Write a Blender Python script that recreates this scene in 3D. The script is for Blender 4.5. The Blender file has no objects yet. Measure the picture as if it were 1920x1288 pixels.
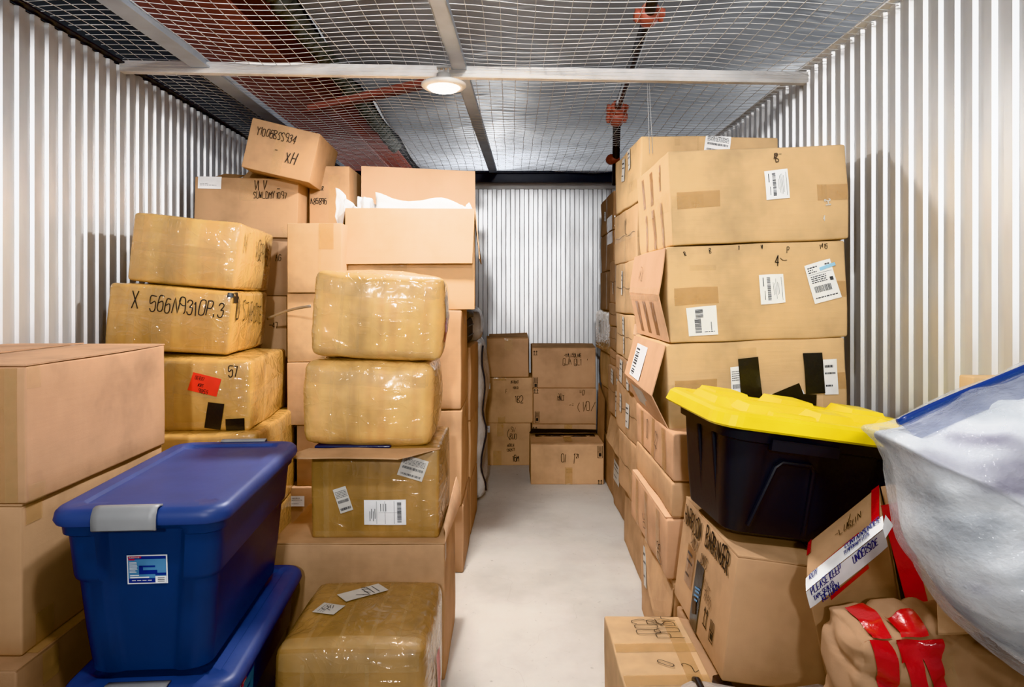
import bpy, bmesh, math, random
from mathutils import Vector, Matrix, Euler, noise
C = bpy.context.scene.collection
F = 1280.0; CX = 958.0; CY = 550.0; CAMH = 1.4
R = math.radians
def X(px, Y): return (px - CX) * Y / F
def Z(py, Y): return CAMH - (py - CY) * Y / F

# ------------------------------------------------------------------ materials
def lin(c):
    return tuple((v / 12.92 if v <= .04045 else ((v + .055) / 1.055) ** 2.4) for v in [q / 255 for q in c]) + (1,)
class NT:
    def __init__(s, name):
        s.m = bpy.data.materials.new(name); s.m.use_nodes = True
        s.t = s.m.node_tree; s.t.nodes.clear()
        s.out = s.n('ShaderNodeOutputMaterial')
    def n(s, typ, **kw):
        nd = s.t.nodes.new(typ)
        for k, v in kw.items():
            if k.startswith('i_'):
                nd.inputs[k[2:].replace('_', ' ')].default_value = v
            else: setattr(nd, k, v)
        return nd
    def l(s, a, b): s.t.links.new(a, b)
    def coords(s, scale=(1, 1, 1), kind='Object'):
        tc = s.n('ShaderNodeTexCoord'); mp = s.n('ShaderNodeMapping')
        mp.inputs['Scale'].default_value = scale
        s.l(tc.outputs[kind], mp.inputs['Vector']); return mp.outputs['Vector']
    def noise(s, vec, scale, detail=3, rough=.5, typ=None):
        nd = s.n('ShaderNodeTexNoise'); nd.inputs['Scale'].default_value = scale
        nd.inputs['Detail'].default_value = detail; nd.inputs['Roughness'].default_value = rough
        if typ: nd.noise_type = typ
        s.l(vec, nd.inputs['Vector']); return nd.outputs[0]
    def ramp(s, fac, stops):
        r = s.n('ShaderNodeValToRGB'); e = r.color_ramp.elements
        while len(e) > 1: e.remove(e[0])
        e[0].position, e[0].color = stops[0]
        for p, c in stops[1:]:
            q = e.new(p); q.color = c
        s.l(fac, r.inputs['Fac']); return r.outputs['Color']
    def mix(s, fac, a, b, mode='MIX'):
        m = s.n('ShaderNodeMix', data_type='RGBA', blend_type=mode)
        for sock, v in ((m.inputs[0], fac), (m.inputs[6], a), (m.inputs[7], b)):
            if hasattr(v, 'links'): s.l(v, sock)
            else: sock.default_value = v
        return m.outputs[2]
    def bump(s, h, strength, dist=.01):
        b = s.n('ShaderNodeBump'); b.inputs['Strength'].default_value = strength
        b.inputs['Distance'].default_value = dist; s.l(h, b.inputs['Height']); return b.outputs['Normal']
    def bsdf(s, **kw):
        p = s.n('ShaderNodeBsdfPrincipled')
        for k, v in kw.items():
            sock = p.inputs[k.replace('_', ' ')]
            if hasattr(v, 'links'): s.l(v, sock)
            else: sock.default_value = v
        s.l(p.outputs[0], s.out.inputs['Surface']); return p

def cardboard(name, rgb, rough=.78, cstr=.07):
    t = NT(name); v = t.coords()
    a = lin(rgb); dk = lin([c * .86 for c in rgb]); lt = lin([min(255, c * 1.06) for c in rgb])
    big = t.noise(v, 3.2, 4, .6)
    col = t.ramp(big, [(.3, dk), (.52, a), (.75, lt)])
    vs = t.coords((60, 60, 1.2)); flute = t.noise(vs, 1.0, 1, .5)
    col = t.mix(.02, col, t.ramp(flute, [(.3, (.3, .3, .3, 1)), (.7, (.7, .7, .7, 1))]), 'OVERLAY')
    vh = t.coords((1.2, 1.2, 14)); cre = t.noise(vh, 1.6, 3, .6)
    n1 = t.bump(cre, cstr, .012)
    fine = t.noise(v, 260, 2, .5)
    b = t.n('ShaderNodeBump'); b.inputs['Strength'].default_value = .06; b.inputs['Distance'].default_value = .003
    t.l(fine, b.inputs['Height']); t.l(n1, b.inputs['Normal'])
    t.bsdf(Base_Color=col, Roughness=rough, Normal=b.outputs[0], Specular_IOR_Level=.3)
    return t.m
def wrapped(name, rgb):
    t = NT(name); v = t.coords()
    a = lin(rgb); dk = lin([c * .84 for c in rgb]); lt = lin([min(255, c * 1.1 + 6) for c in rgb])
    col = t.ramp(t.noise(v, 4, 4, .6), [(.28, dk), (.5, a), (.75, lt)])
    band = t.noise(t.coords((26, 26, .7)), 1, 1, .4)
    col = t.mix(.3, col, t.ramp(band, [(.35, (.36, .36, .36, 1)), (.6, (.6, .6, .6, 1))]), 'OVERLAY')
    def lines(sc, k):
        nz = t.n('ShaderNodeTexNoise'); nz.inputs['Scale'].default_value = k; nz.inputs['Detail'].default_value = 2; nz.inputs['Distortion'].default_value = .6
        t.l(t.coords(sc), nz.inputs['Vector'])
        return t.ramp(nz.outputs[0], [(.44, (0, 0, 0, 1)), (.49, (.7, .7, .7, 1)), (.50, (1, 1, 1, 1)), (.51, (.7, .7, .7, 1)), (.57, (0, 0, 0, 1))])
    la = lines((7, 7, 2.0), 1.5); lb = lines((1.7, 1.7, 7), 1.6); lc = lines((4, 4, 5), 2.2)
    wr = t.mix(1.0, t.mix(1.0, la, lb, 'LIGHTEN'), lc, 'LIGHTEN')
    wr2 = t.noise(t.coords((18, 18, 5)), 1.0, 4, .6)
    h = t.mix(.45, wr, wr2)
    nb = t.bump(h, .75, .008)
    soft = t.bump(h, .07, .006)
    p = t.bsdf(Base_Color=col, Roughness=.42, Normal=soft, Specular_IOR_Level=.4)
    p.inputs['Coat Weight'].default_value = .9; p.inputs['Coat Roughness'].default_value = .09
    p.inputs['Coat IOR'].default_value = 1.5
    t.l(nb, p.inputs['Coat Normal'])
    return t.m
def plain(name, rgb, rough=.5, metal=0., coat=0., nscale=0, nstr=0, **kw):
    t = NT(name); d = dict(Base_Color=lin(rgb), Roughness=rough, Metallic=metal)
    v = t.coords()
    f = t.noise(v, 7, 3)
    d['Base_Color'] = t.ramp(f, [(.3, lin([c * .93 for c in rgb])), (.7, lin([min(255, c * 1.04) for c in rgb]))])
    if nscale: d['Normal'] = t.bump(t.noise(v, nscale, 4, .6), nstr, .01)
    p = t.bsdf(**d)
    if coat: p.inputs['Coat Weight'].default_value = coat; p.inputs['Coat Roughness'].default_value = .08
    for k, q in kw.items(): p.inputs[k.replace('_', ' ')].default_value = q
    return t.m
def tape_mat(name, rgb, alpha):
    t = NT(name); v = t.coords()
    wr = t.noise(t.coords((18, 18, 18)), 1.4, 5, .6, 'RIDGED_MULTIFRACTAL')
    nb = t.bump(wr, .6, .006)
    tr = t.n('ShaderNodeBsdfTransparent')
    p = t.bsdf(Base_Color=lin(rgb), Roughness=.14, Normal=nb)
    mx = t.n('ShaderNodeMixShader')
    bub = t.ramp(t.noise(v, 30, 3, .5), [(.45, (alpha, alpha, alpha, 1)), (.85, (min(1, alpha + .12),) * 3 + (1,))])
    t.l(bub, mx.inputs[0]); t.l(tr.outputs[0], mx.inputs[1]); t.l(p.outputs[0], mx.inputs[2])
    t.l(mx.outputs[0], t.out.inputs['Surface'])
    return t.m

M = {}
M['kraft'] = cardboard('kraft_card', (202, 168, 130))
M['kraft2'] = cardboard('kraft_card_warm', (193, 156, 121))
M['pink'] = cardboard('pinkish_card', (200, 159, 127))
M['tan'] = cardboard('tan_card', (211, 179, 137), .78, .2)
M['brown'] = cardboard('brown_card', (180, 144, 113))
M['dull'] = cardboard('dull_card', (172, 139, 110))
M['pale'] = cardboard('pale_card', (222, 185, 152))
M['wrap'] = wrapped('wrapped_card', (194, 152, 90))
M['wrap2'] = wrapped('wrapped_card_light', (208, 168, 108))
M['wrapd'] = wrapped('wrapped_card_dark', (164, 128, 78))
M['clear'] = tape_mat('clear_tape', (226, 196, 146), .14)
M['amber'] = tape_mat('amber_tape', (204, 164, 112), .42)
M['browntape'] = tape_mat('brown_tape', (158, 116, 80), .6)
M['redtape'] = plain('red_tape', (186, 14, 20), .25, 0, .7, 30, .35)
M['blacktape'] = plain('black_tape', (26, 26, 28), .35, 0, .3, 25, .2)
M['ink'] = plain('marker_ink', (32, 29, 28), .6)
M['inksoft'] = plain('soft_ink', (84, 68, 56), .7)
M['print'] = plain('label_print', (70, 72, 76), .6)
M['paper'] = plain('label_paper', (236, 238, 240), .45)
M['paperold'] = plain('label_paper_grey', (206, 203, 196), .4)
M['bluetext'] = plain('blue_print', (52, 60, 128), .5)
M['lightblue'] = plain('light_blue_print', (160, 205, 232), .5)
M['redlabel'] = plain('red_label', (240, 62, 40), .4)
M['redlight'] = plain('faded_red_label', (205, 92, 88), .4)
M['dark'] = plain('inside_shade', (40, 28, 22), .9)  # dark brown painted in for the shade inside open cartons

# ------------------------------------------------------------------ mesh builder
class MB:
    def __init__(s): s.v = []; s.f = []; s.mi = []
    def grid(s, pts, nu, nv, mi=0, flip=False, closeu=False):
        b = len(s.v); s.v += [tuple(p) for p in pts]
        for j in range(nv - 1):
            for i in range(nu if closeu else nu - 1):
                i2 = (i + 1) % nu
                q = (b + j * nu + i, b + j * nu + i2, b + (j + 1) * nu + i2, b + (j + 1) * nu + i)
                s.f.append(q[::-1] if flip else q); s.mi.append(mi)
        return b
    def poly(s, pts, mi=0):
        b = len(s.v); s.v += [tuple(p) for p in pts]
        s.f.append(tuple(range(b, b + len(pts)))); s.mi.append(mi)
    def box(s, c, d, mi=0, rot=None):
        b = len(s.v); c = Vector(c)
        for sx, sy, sz in ((-1,-1,-1),(1,-1,-1),(1,1,-1),(-1,1,-1),(-1,-1,1),(1,-1,1),(1,1,1),(-1,1,1)):
            p = Vector((sx * d[0] / 2, sy * d[1] / 2, sz * d[2] / 2))
            if rot: p = rot @ p
            s.v.append(tuple(c + p))
        for q in ((0,3,2,1),(4,5,6,7),(0,1,5,4),(1,2,6,5),(2,3,7,6),(3,0,4,7)):
            s.f.append(tuple(b + k for k in q)); s.mi.append(mi)
    def tube(s, pts, r, n=8, mi=0, cap=True):
        pts = [Vector(p) for p in pts]; b = len(s.v); up = None
        for i, p in enumerate(pts):
            t = (pts[min(i + 1, len(pts) - 1)] - pts[max(i - 1, 0)]).normalized()
            if up is None: up = Vector((0, 0, 1)) if abs(t.z) < .9 else Vector((0, 1, 0))
            a = t.cross(up).normalized(); up = a.cross(t).normalized()
            rr = r[i] if isinstance(r, (list, tuple)) else r
            for k in range(n):
                an = 2 * math.pi * k / n
                s.v.append(tuple(p + a * math.cos(an) * rr + up * math.sin(an) * rr))
        for i in range(len(pts) - 1):
            for k in range(n):
                k2 = (k + 1) % n
                s.f.append((b + i * n + k, b + i * n + k2, b + (i + 1) * n + k2, b + (i + 1) * n + k)); s.mi.append(mi)
        if cap:
            s.f.append(tuple(b + k for k in range(n))[::-1]); s.mi.append(mi)
            e = b + (len(pts) - 1) * n
            s.f.append(tuple(e + k for k in range(n))); s.mi.append(mi)
    def build(s, name, mats, parent=None, smooth=True, angle=None):
        me = bpy.data.meshes.new(name); me.from_pydata(s.v, [], s.f); me.update()
        for m in (mats if isinstance(mats, (list, tuple)) else [mats]): me.materials.append(M[m] if isinstance(m, str) else m)
        me.polygons.foreach_set('material_index', s.mi)
        if smooth: me.polygons.foreach_set('use_smooth', [True] * len(me.polygons))
        if angle: me.set_sharp_from_angle(angle=R(angle))
        o = bpy.data.objects.new(name, me); C.objects.link(o)
        if parent: o.parent = parent
        return o
def tag(o, label, cat, group=None, kind=None):
    o['label'] = label; o['category'] = cat
    if group: o['group'] = group
    if kind: o['kind'] = kind
    return o
def empty(name, loc, label, cat, group=None, rot=(0, 0, 0)):
    o = bpy.data.objects.new(name, None); C.objects.link(o); o.empty_display_size = .1
    o.location = loc; o.rotation_euler = rot
    return tag(o, label, cat, group)
def struct(o): o['kind'] = 'structure'; return o

# ------------------------------------------------------------------ stroke lettering (5 x 7 cell, digits are x then y)
G = {'A':"002640 1333",'B':"0006 06364534030332413000",'C':"4536160502011141 ",'D':"0006 06264441300000",'E':"46060040 0333",
 'F':"060046 0333".replace("060046","004"[:0]+"0006 0646"),'G':"4536160501103041432 3".replace(' ',''),'H':"0006 4046 0343",'I':"0006",'J':"4641301001",'K':"0006 460340",'L':"060040",
 'M':"0006234640",'N':"00064046",'O':"16050110304145361 6".replace(' ',''),'P':"0006 06364533030 3".replace(' 3','3'),'Q':"1605011030414536 16 2240".replace("4536 16","453616"),
 'R':"0006 063645330340",'S':"45361605042341300001".replace("0001","10"),'T':"0646 2620",'U':"060110304146",'V':"062046",'W':"0610243046",'X':"0046 0640",'Y':"062346 2320",'Z':"06460040",
 '0':"16050110304145361 6".replace(' ',''),'1':"051610",'2':"05163645430040",'3':"05163645342343413010 01".replace(' ',''),'4':"36024 2 3630".replace("4 2","42"),
 '5':"46060334434130 1001".replace(' ',''),'6':"4616020110304143340 3".replace(' ',''),'7':"064620",'8':"2313050616364533231202011030414223",'9':"43230405163645414030".replace("4140","41"),
 '-':"0343",'.':"0001",'(':"36140212".replace("0212","1230"),'=':"0242 0444",'/':"0046",'|':"2026"," ":"", "'":"0605", '_':"0040"}
SM = set('BCDGJOPQRSU0235689(')
def glyph(ch):
    out = []
    for st in G.get(ch, '').split():
        p = [(int(st[i]) / 4, int(st[i + 1]) / 6) for i in range(0, len(st) - 1, 2)]
        if ch in SM and len(p) > 2:
            q = []
            for i in range(len(p) - 1):
                p0, p1, p2, p3 = p[max(i - 1, 0)], p[i], p[i + 1], p[min(i + 2, len(p) - 1)]
                for k in range(4):
                    t = k / 4
                    q.append(tuple(.5 * (2 * p1[a] + (p2[a] - p0[a]) * t + (2 * p0[a] - 5 * p1[a] + 4 * p2[a] - p3[a]) * t * t + (3 * p1[a] - p0[a] - 3 * p2[a] + p3[a]) * t ** 3) for a in (0, 1)))
            q.append(p[-1]); p = q
        else:
            q = []
            for a, b in zip(p, p[1:]):
                q += [(a[0] + (b[0] - a[0]) * k / 3, a[1] + (b[1] - a[1]) * k / 3) for k in range(3)]
            if p: q.append(p[-1])
            p = q
        if p: out.append(p)
    return out
def strokes(text, h, rng, jit=.06, adv=.48):
    x = 0; res = []
    for ch in text:
        s = h * rng.uniform(.9, 1.1); sl = rng.uniform(-.1, .18) * (jit / .06); dy = rng.uniform(-.05, .05) * h * (jit / .06)
        for st in glyph(ch):
            res.append([(x + (a * .34 + b * sl * .5) * s, dy + b * s) for a, b in st])
        x += h * adv * (.5 if ch in " .'1I|" else 1)
    return res, x

# ------------------------------------------------------------------ cartons
class Box:
    """A carton: an Empty at its base with a body mesh and parts that follow the surface."""
    def __init__(s, label, loc, size, mat, yaw=0, roll=0, pitch=0, r=.006, bulge=0., noise_amp=.002, seed=1, group=None,
                 name='cardboard_box', cat='box', open_top=False, shear=None, taper=None, freq=5, res=.05, crease=0., body='body'):
        s.w, s.d, s.h = size; s.r = r; s.b = bulge; s.na = noise_amp; s.seed = seed; s.shear = shear; s.freq = freq; s.crease = crease; s.taper = taper
        s.rng = random.Random(seed * 7 + 3)
        s.root = empty(name, loc, label, cat, group, (R(pitch), R(roll), R(yaw)))
        mb = MB(); hs = (s.w / 2, s.d / 2, s.h / 2)
        def axis(h):
            n = max(2, int(2 * h / res)); e = [-h, -h + r * .35, -h + r]
            mid = [-h + r + (2 * h - 2 * r) * k / n for k in range(1, n)]
            return e + mid + [h - r, h - r * .35, h]
        ax = [axis(h) for h in hs]
        for fa in range(3):
            for sg in (-1, 1):
                if open_top and fa == 2 and sg == 1: continue
                u, v = [(1, 2), (0, 2), (0, 1)][fa]
                pts = []
                for b in ax[v]:
                    for a in ax[u]:
                        p = [0, 0, 0]; p[fa] = sg * hs[fa]; p[u] = a; p[v] = b
                        pts.append(s.deform(Vector(p))[0])
                flip = (sg == 1) if fa == 1 else (sg == -1)
                mb.grid(pts, len(ax[u]), len(ax[v]), 0, flip)
        bm = bmesh.new(); me = bpy.data.meshes.new(body); me.from_pydata(mb.v, [], mb.f)
        bm.from_mesh(me); bmesh.ops.remove_doubles(bm, verts=bm.verts, dist=1e-5); bm.to_mesh(me); bm.free()
        me.materials.append(M[mat]); me.polygons.foreach_set('use_smooth', [True] * len(me.polygons))
        s.body = bpy.data.objects.new(body, me); C.objects.link(s.body); s.body.parent = s.root
    def deform(s, p, off=0.):
        hs = Vector((s.w / 2, s.d / 2, s.h / 2)); r = s.r
        inner = Vector([max(-(h - r), min(h - r, c)) for c, h in zip(p, hs)])
        dv = p - inner
        n = dv.normalized() if dv.length > 1e-9 else Vector((0, 0, 1))
        q = inner + n * r
        k = 1.0
        if s.b:
            t = [min(1, abs(c) / h) for c, h in zip(p, hs)]
            m = max(range(3), key=lambda i: t[i]); o = [i for i in range(3) if i != m]
            k = (1 - t[o[0]] ** 2) * (1 - t[o[1]] ** 2)
            q = q + n * s.b * k
        sd = Vector((s.seed * 3.1, s.seed * 1.7, s.seed * 5.3))
        if s.na: q = q + noise.noise_vector(p * s.freq + sd) * s.na
        if s.crease:
            g = 0
            for (fx, fz, fy, o) in ((7, 7, 3, 0), (8, -6, 3, 5), (3, 12, 4, 9)):
                g += max(0, 1 - abs(noise.noise(Vector((p.x * fx + p.z * fz, p.y * fy, o + p.z * 1.2)) + sd)) * 7)
            q = q - n * s.crease * min(1.4, g)
        q = q + n * off + Vector((0, 0, s.h / 2))
        if s.taper: q.x *= 1 + s.taper * (q.z / s.h); 
        if s.shear: q = s.shear(q)
        return q, n
    def P(s, face, u, v, off=.0015):
        w, d, h = s.w / 2, s.d / 2, s.h / 2
        u = max(.0, min(1., u)); v = max(0., min(1., v))
        p = {'front': (-w + 2 * w * u, -d, -h + 2 * h * v), 'left': (-w, d - 2 * d * u, -h + 2 * h * v), 'right': (w, -d + 2 * d * u, -h + 2 * h * v),
             'top': (-w + 2 * w * u, -d + 2 * d * v, h), 'back': (w - 2 * w * u, d, -h + 2 * h * v)}[face]
        return s.deform(Vector(p), off)[0]
    def fs(s, face): return {'front': (s.w, s.h), 'back': (s.w, s.h), 'left': (s.d, s.h), 'right': (s.d, s.h), 'top': (s.w, s.d)}[face]
    def quad(s, mb, face, cu, cv, sw, sh, ang=0, mi=0, off=.0015, ox=0, oy=0, cell=.03, warp=None):
        fw, fh = s.fs(face); ca, sa = math.cos(R(ang)), math.sin(R(ang))
        nu = max(2, int(sw / cell) + 2); nv = max(2, int(sh / cell) + 2); pts = []
        for j in range(nv):
            for i in range(nu):
                a = (i / (nu - 1) - .5) * sw + ox; b = (j / (nv - 1) - .5) * sh + oy
                if warp: a, b = warp(a, b)
                pts.append(s.P(face, cu + (a * ca - b * sa) / fw, cv + (a * sa + b * ca) / fh, off))
        mb.grid(pts, nu, nv, mi)
    def tape(s, specs, mat='clear', name='packing_tape', off=.0018):
        for k, (face, cu, cv, sw, sh, *a) in enumerate(specs):
            mb = MB(); s.quad(mb, face, cu, cv, sw, sh, a[0] if a else 0, 0, off + k * .0004, cell=.02); mb.build(name, mat, s.root)
    def write(s, face, lines, mat='ink', name='handwriting', off=.0036, jit=.06, ang=0):
        """lines: (text, u, v, letter height, stroke width)"""
        mb = MB(); fw, fh = s.fs(face)
        for (text, u, v, h, sw, *a) in lines:
            an = a[0] if a else ang; ca, sa = math.cos(R(an)), math.sin(R(an))
            sts, _ = strokes(text, h, s.rng, jit)
            for st in sts: s.ribbon(mb, face, [(u + (x * ca - y * sa) / fw, v + (x * sa + y * ca) / fh) for x, y in st], sw, off)
        return mb.build(name, mat, s.root)
    def ribbon(s, mb, face, uv, sw, off=.0022, mi=0):
        fw, fh = s.fs(face); pts = []
        n = len(uv)
        for i, (u, v) in enumerate(uv):
            a = uv[max(i - 1, 0)]; b = uv[min(i + 1, n - 1)]
            t = Vector(((b[0] - a[0]) * fw, (b[1] - a[1]) * fh))
            if t.length < 1e-9: t = Vector((1, 0))
            t.normalize(); e = sw / 2
            if i == 0: u -= t.x * e * .6 / fw; v -= t.y * e * .6 / fh
            if i == n - 1: u += t.x * e * .6 / fw; v += t.y * e * .6 / fh
            pts += [s.P(face, u + t.y * e / fw, v - t.x * e / fh, off), s.P(face, u - t.y * e / fw, v + t.x * e / fh, off)]
        if n > 1: mb.grid(pts, 2, n, mi)
    def label(s, face, cu, cv, sw, sh, ang=0, style='ship', paper='paper', seed=0, name='shipping_label', note=None):
        mb = MB(); rng = random.Random(seed + 11)
        s.quad(mb, face, cu, cv, sw, sh, ang, 0, .004)
        def bar(x, y, w, h, mi=1): s.quad(mb, face, cu, cv, w, h, ang, mi, .005, (x - .5) * sw, (y - .5) * sh)
        def words(x0, x1, y, hh, mi=1):
            x = x0
            while x < x1:
                w = min(rng.uniform(.03, .12), x1 - x); bar(x + w / 2, y, w * sw, hh * sh, mi); x += w + .025
        def code(x0, x1, y, hh, vert=False):
            x = x0
            while x < x1:
                w = rng.choice((.008, .008, .014, .022))
                if vert: bar(y, x + w / 2, hh * sw, w * sh)
                else: bar(x + w / 2, y, w * sw, hh * sh)
                x += w + rng.choice((.008, .012, .02))
        if style == 'ship':
            words(.08, .45, .9, .03); words(.08, .3, .84, .025); words(.08, .4, .78, .025)
            bar(.5, .72, .88 * sw, .006 * sh)
            for k in range(4): words(.12, .7, .66 - k * .05, .022)
            code(.15, .78, .33, .16); words(.1, .9, .12, .025); bar(.86, .52, .12 * sw, .09 * sh); words(.75, .92, .9, .03)
        elif style == 'side':
            code(.12, .9, .38, .14, True)
            for k in range(5): bar(.56 + k * .055, .5, .010 * sw, rng.uniform(.35, .7) * sh)
            bar(.16, .75, .03 * sw, .3 * sh); bar(.2, .3, .02 * sw, .3 * sh); bar(.9, .5, .012 * sw, .8 * sh)
        elif style == 'grid':
            for x in (.3, .5, .72): bar(x, .5, .006 * sw, .9 * sh)
            bar(.6, .5, .5 * sw, .005 * sh)
            code(.1, .9, .84, .1, True)
            for k in range(4): bar(.14 + .04 * k, .35 + .1 * (k % 2), .014 * sw, .4 * sh)
            for k in range(3): bar(.4 + .06 * k, .7, .014 * sw, .3 * sh)
        elif style == 'lines':
            for k in range(5): words(.08, .92, .86 - k * .06, .022)
            code(.1, .9, .45, .12); code(.1, .9, .14, .1)
        elif style == 'small':
            words(.1, .7, .8, .07); words(.1, .85, .6, .05); words(.1, .6, .25, .05)
        elif style == 'vcode':
            code(.1, .6, .35, .22, True); code(.62, .9, .42, .26, True); words(.55, .9, .12, .02); bar(.8, .3, .02 * sw, .3 * sh)
        elif style == 'plain':
            words(.1, .45, .42, .03); words(.1, .8, .3, .03)
        elif style == 'scrib':
            for k in range(3): words(.1, .9, .8 - k * .12, .02)
            for k in range(5): s.quad(mb, face, cu, cv, .35 * sw, .012 * sh + .001, ang + rng.uniform(20, 70), 1, .0052, rng.uniform(-.2, .3) * sw, rng.uniform(-.2, .25) * sh)
        return mb.build(name, [paper, 'print'], s.root, smooth=False)
    def sheet(s, name, corners, mat, n=6, thick=.004, wob=.004, bend=0., parent=None, label=None):
        """A cardboard panel through four local corners (ll, lr, ur, ul)."""
        mb = MB(); a, b, c, d = [Vector(q) for q in corners]
        nr = (b - a).cross(d - a).normalized()
        for k, sg in ((0, 1), (1, -1)):
            pts = []
            for j in range(n + 1):
                for i in range(n + 1):
                    u, v = i / n, j / n
                    p = a.lerp(b, u).lerp(d.lerp(c, u), v)
                    p = p + nr * (noise.noise(p * 6 + Vector((s.seed, 2, 3))) * wob + bend * math.sin(math.pi * v) + sg * thick / 2)
                    pts.append(p)
            mb.grid(pts, n + 1, n + 1, 0, k == 1)
        m = n + 1; top = lambda i, j: j * m + i; bot = lambda i, j: m * m + j * m + i
        for i in range(n):
            for (p, q) in (((i, 0), (i + 1, 0)), ((i + 1, n), (i, n)), ((0, i + 1), (0, i)), ((n, i), (n, i + 1))):
                mb.f.append((bot(*p), bot(*q), top(*q), top(*p))); mb.mi.append(0)
        o = mb.build(name, mat, parent or s.root, smooth=False)
        if label: o['label'] = label
        return o
    def flaps(s, mat, gap=.004, lift=.004, along='x', up=(0, 0)):
        """Two closed top flaps that meet in the middle."""
        w, d, h = s.w / 2, s.d / 2, s.h
        if along == 'x':
            s.sheet('flap', [(-w, -d, h + lift), (w, -d, h + lift), (w, -gap, h + lift + up[0]), (-w, -gap, h + lift + up[0])], mat, 4, .004, .003)
            s.sheet('flap', [(-w, gap, h + lift + up[1]), (w, gap, h + lift + up[1]), (w, d, h + lift), (-w, d, h + lift)], mat, 4, .004, .003)
        else:
            s.sheet('flap', [(-w, -d, h + lift), (-gap, -d, h + lift + up[0]), (-gap, d, h + lift + up[0]), (-w, d, h + lift)], mat, 4, .004, .003)
            s.sheet('flap', [(gap, -d, h + lift + up[1]), (w, -d, h + lift), (w, d, h + lift), (gap, d, h + lift + up[1])], mat, 4, .004, .003)
def fbox(label, x0, x1, zt, zb, Y, depth, mat, xpx=True, **kw):
    """Carton from the pixel span of its front face at depth Y and its top and bottom heights in metres."""
    a, b = (X(x0, Y), X(x1, Y)) if xpx else (x0, x1)
    return Box(label, ((a + b) / 2, Y + depth / 2, zb), (b - a, depth, zt - zb), mat, **kw)
# ------------------------------------------------------------------ setting
XL, XR, YB, ZC = -1.80, 1.365, 5.97, 2.437
def steel():
    t = NT('galvanised_sheet'); v = t.coords()
    col = t.ramp(t.noise(t.coords((2.5, 2.5, .6)), 2, 4, .6), [(.3, lin((205, 207, 210))), (.7, lin((228, 230, 232)))])
    rg = t.ramp(t.noise(t.coords((3, 3, .5)), 4, 4, .6), [(.3, (.36,) * 3 + (1,)), (.7, (.48,) * 3 + (1,))])
    t.bsdf(Base_Color=col, Roughness=rg, Metallic=.55, Normal=t.bump(t.noise(t.coords((4, 4, 1)), 3, 3), .05, .02))
    return t.m
M['steel'] = steel()
M['beam'] = plain('beam_steel', (253, 254, 255), .35, .0, 0, 12, .05)
M['bargrey'] = plain('bar_steel_grey', (186, 200, 218), .45, .1, 0, 12, .05)
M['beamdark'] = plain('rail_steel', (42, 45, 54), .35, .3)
def concrete():
    t = NT('concrete_floor'); v = t.coords()
    c = t.ramp(t.noise(v, 1.3, 6, .62), [(.3, lin((188, 183, 177))), (.52, lin((209, 205, 199))), (.72, lin((220, 217, 212)))])
    sp = t.ramp(t.noise(v, 34, 3, .6), [(.24, lin((150, 142, 132))), (.34, (1, 1, 1, 1))])
    c = t.mix(.5, c, sp, 'MULTIPLY')
    cr = t.n('ShaderNodeTexVoronoi', feature='DISTANCE_TO_EDGE'); cr.inputs['Scale'].default_value = 1.1
    wv = t.n('ShaderNodeVectorMath', operation='ADD'); nz = t.n('ShaderNodeTexNoise'); nz.inputs['Scale'].default_value = 3
    t.l(v, nz.inputs['Vector']); t.l(v, wv.inputs[0]); t.l(nz.outputs['Color'], wv.inputs[1]); t.l(wv.outputs[0], cr.inputs['Vector'])
    c = t.mix(.35, c, t.ramp(cr.outputs['Distance'], [(0, (.72, .69, .65, 1)), (.004, (1, 1, 1, 1))]), 'MULTIPLY')
    t.bsdf(Base_Color=c, Roughness=.5, Normal=t.bump(t.noise(v, 22, 5, .6), .12, .01), Specular_IOR_Level=.4)
    return t.m
M['concrete'] = concrete()
def foil():
    t = NT('foil_insulation'); v = t.coords()
    c = t.ramp(t.noise(t.coords((.5, 1.4, 1)), 1.5, 4, .6), [(.3, lin((146, 149, 154))), (.55, lin((168, 171, 176))), (.75, lin((188, 191, 196)))])
    t.bsdf(Base_Color=c, Roughness=.55, Metallic=.08, Normal=t.bump(t.noise(t.coords((2, 9, 1)), 1.6, 5, .6, 'RIDGED_MULTIFRACTAL'), .35, .04))
    return t.m
M['foil'] = foil()
M['maroon'] = plain('maroon_paint', (140, 80, 70), .6, .0, 0, 6, .1)
M['foilshade'] = plain('foil_painted_shade', (52, 54, 57), .8)  # dark grey carries the girder's shade in the foil colour
M['wire'] = plain('zinc_wire', (236, 238, 240), .4, .0)

mb = MB(); mb.poly([(XL - .05, -2.5, 0), (XR + .05, -2.5, 0), (XR + .05, YB + .05, 0), (XL - .05, YB + .05, 0)])
struct(mb.build('floor', 'concrete', smooth=False))

def corrugated(name, axis, base, a0, a1, sgn, z1, trim=0):
    per, dp, run = .08, .013, .007; flat = per / 2 - run
    mb = MB(); prof = []; a = a0
    while a < a1:
        prof += [(a, 0), (a + flat, 0), (a + flat + run, dp), (a + per - run, dp)]; a += per
    rng = random.Random(4)
    pts = []
    for z in (0, z1):
        for i, (t, q) in enumerate(prof):
            zz = z
            p = (base + sgn * q, t, zz) if axis == 'y' else (t, base + sgn * q, zz)
            pts.append(p)
    mb.grid(pts, len(prof), 2, 0, (sgn > 0) == (axis == 'y'))
    o = mb.build(name, 'steel', smooth=False); struct(o); return o
corrugated('wall_left', 'y', XL, -.6, YB, 1, 2.445)
corrugated('wall_right', 'y', XR, -.6, YB, -1, 2.42)
corrugated('wall_back', 'x', YB, XL, XR, -1, 2.32)
mb = MB(); mb.box(((XL + XR) / 2, YB - .02, 2.335), (XR - XL, .03, .05)); struct(mb.build('trim_1', 'beam', smooth=False))
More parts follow.
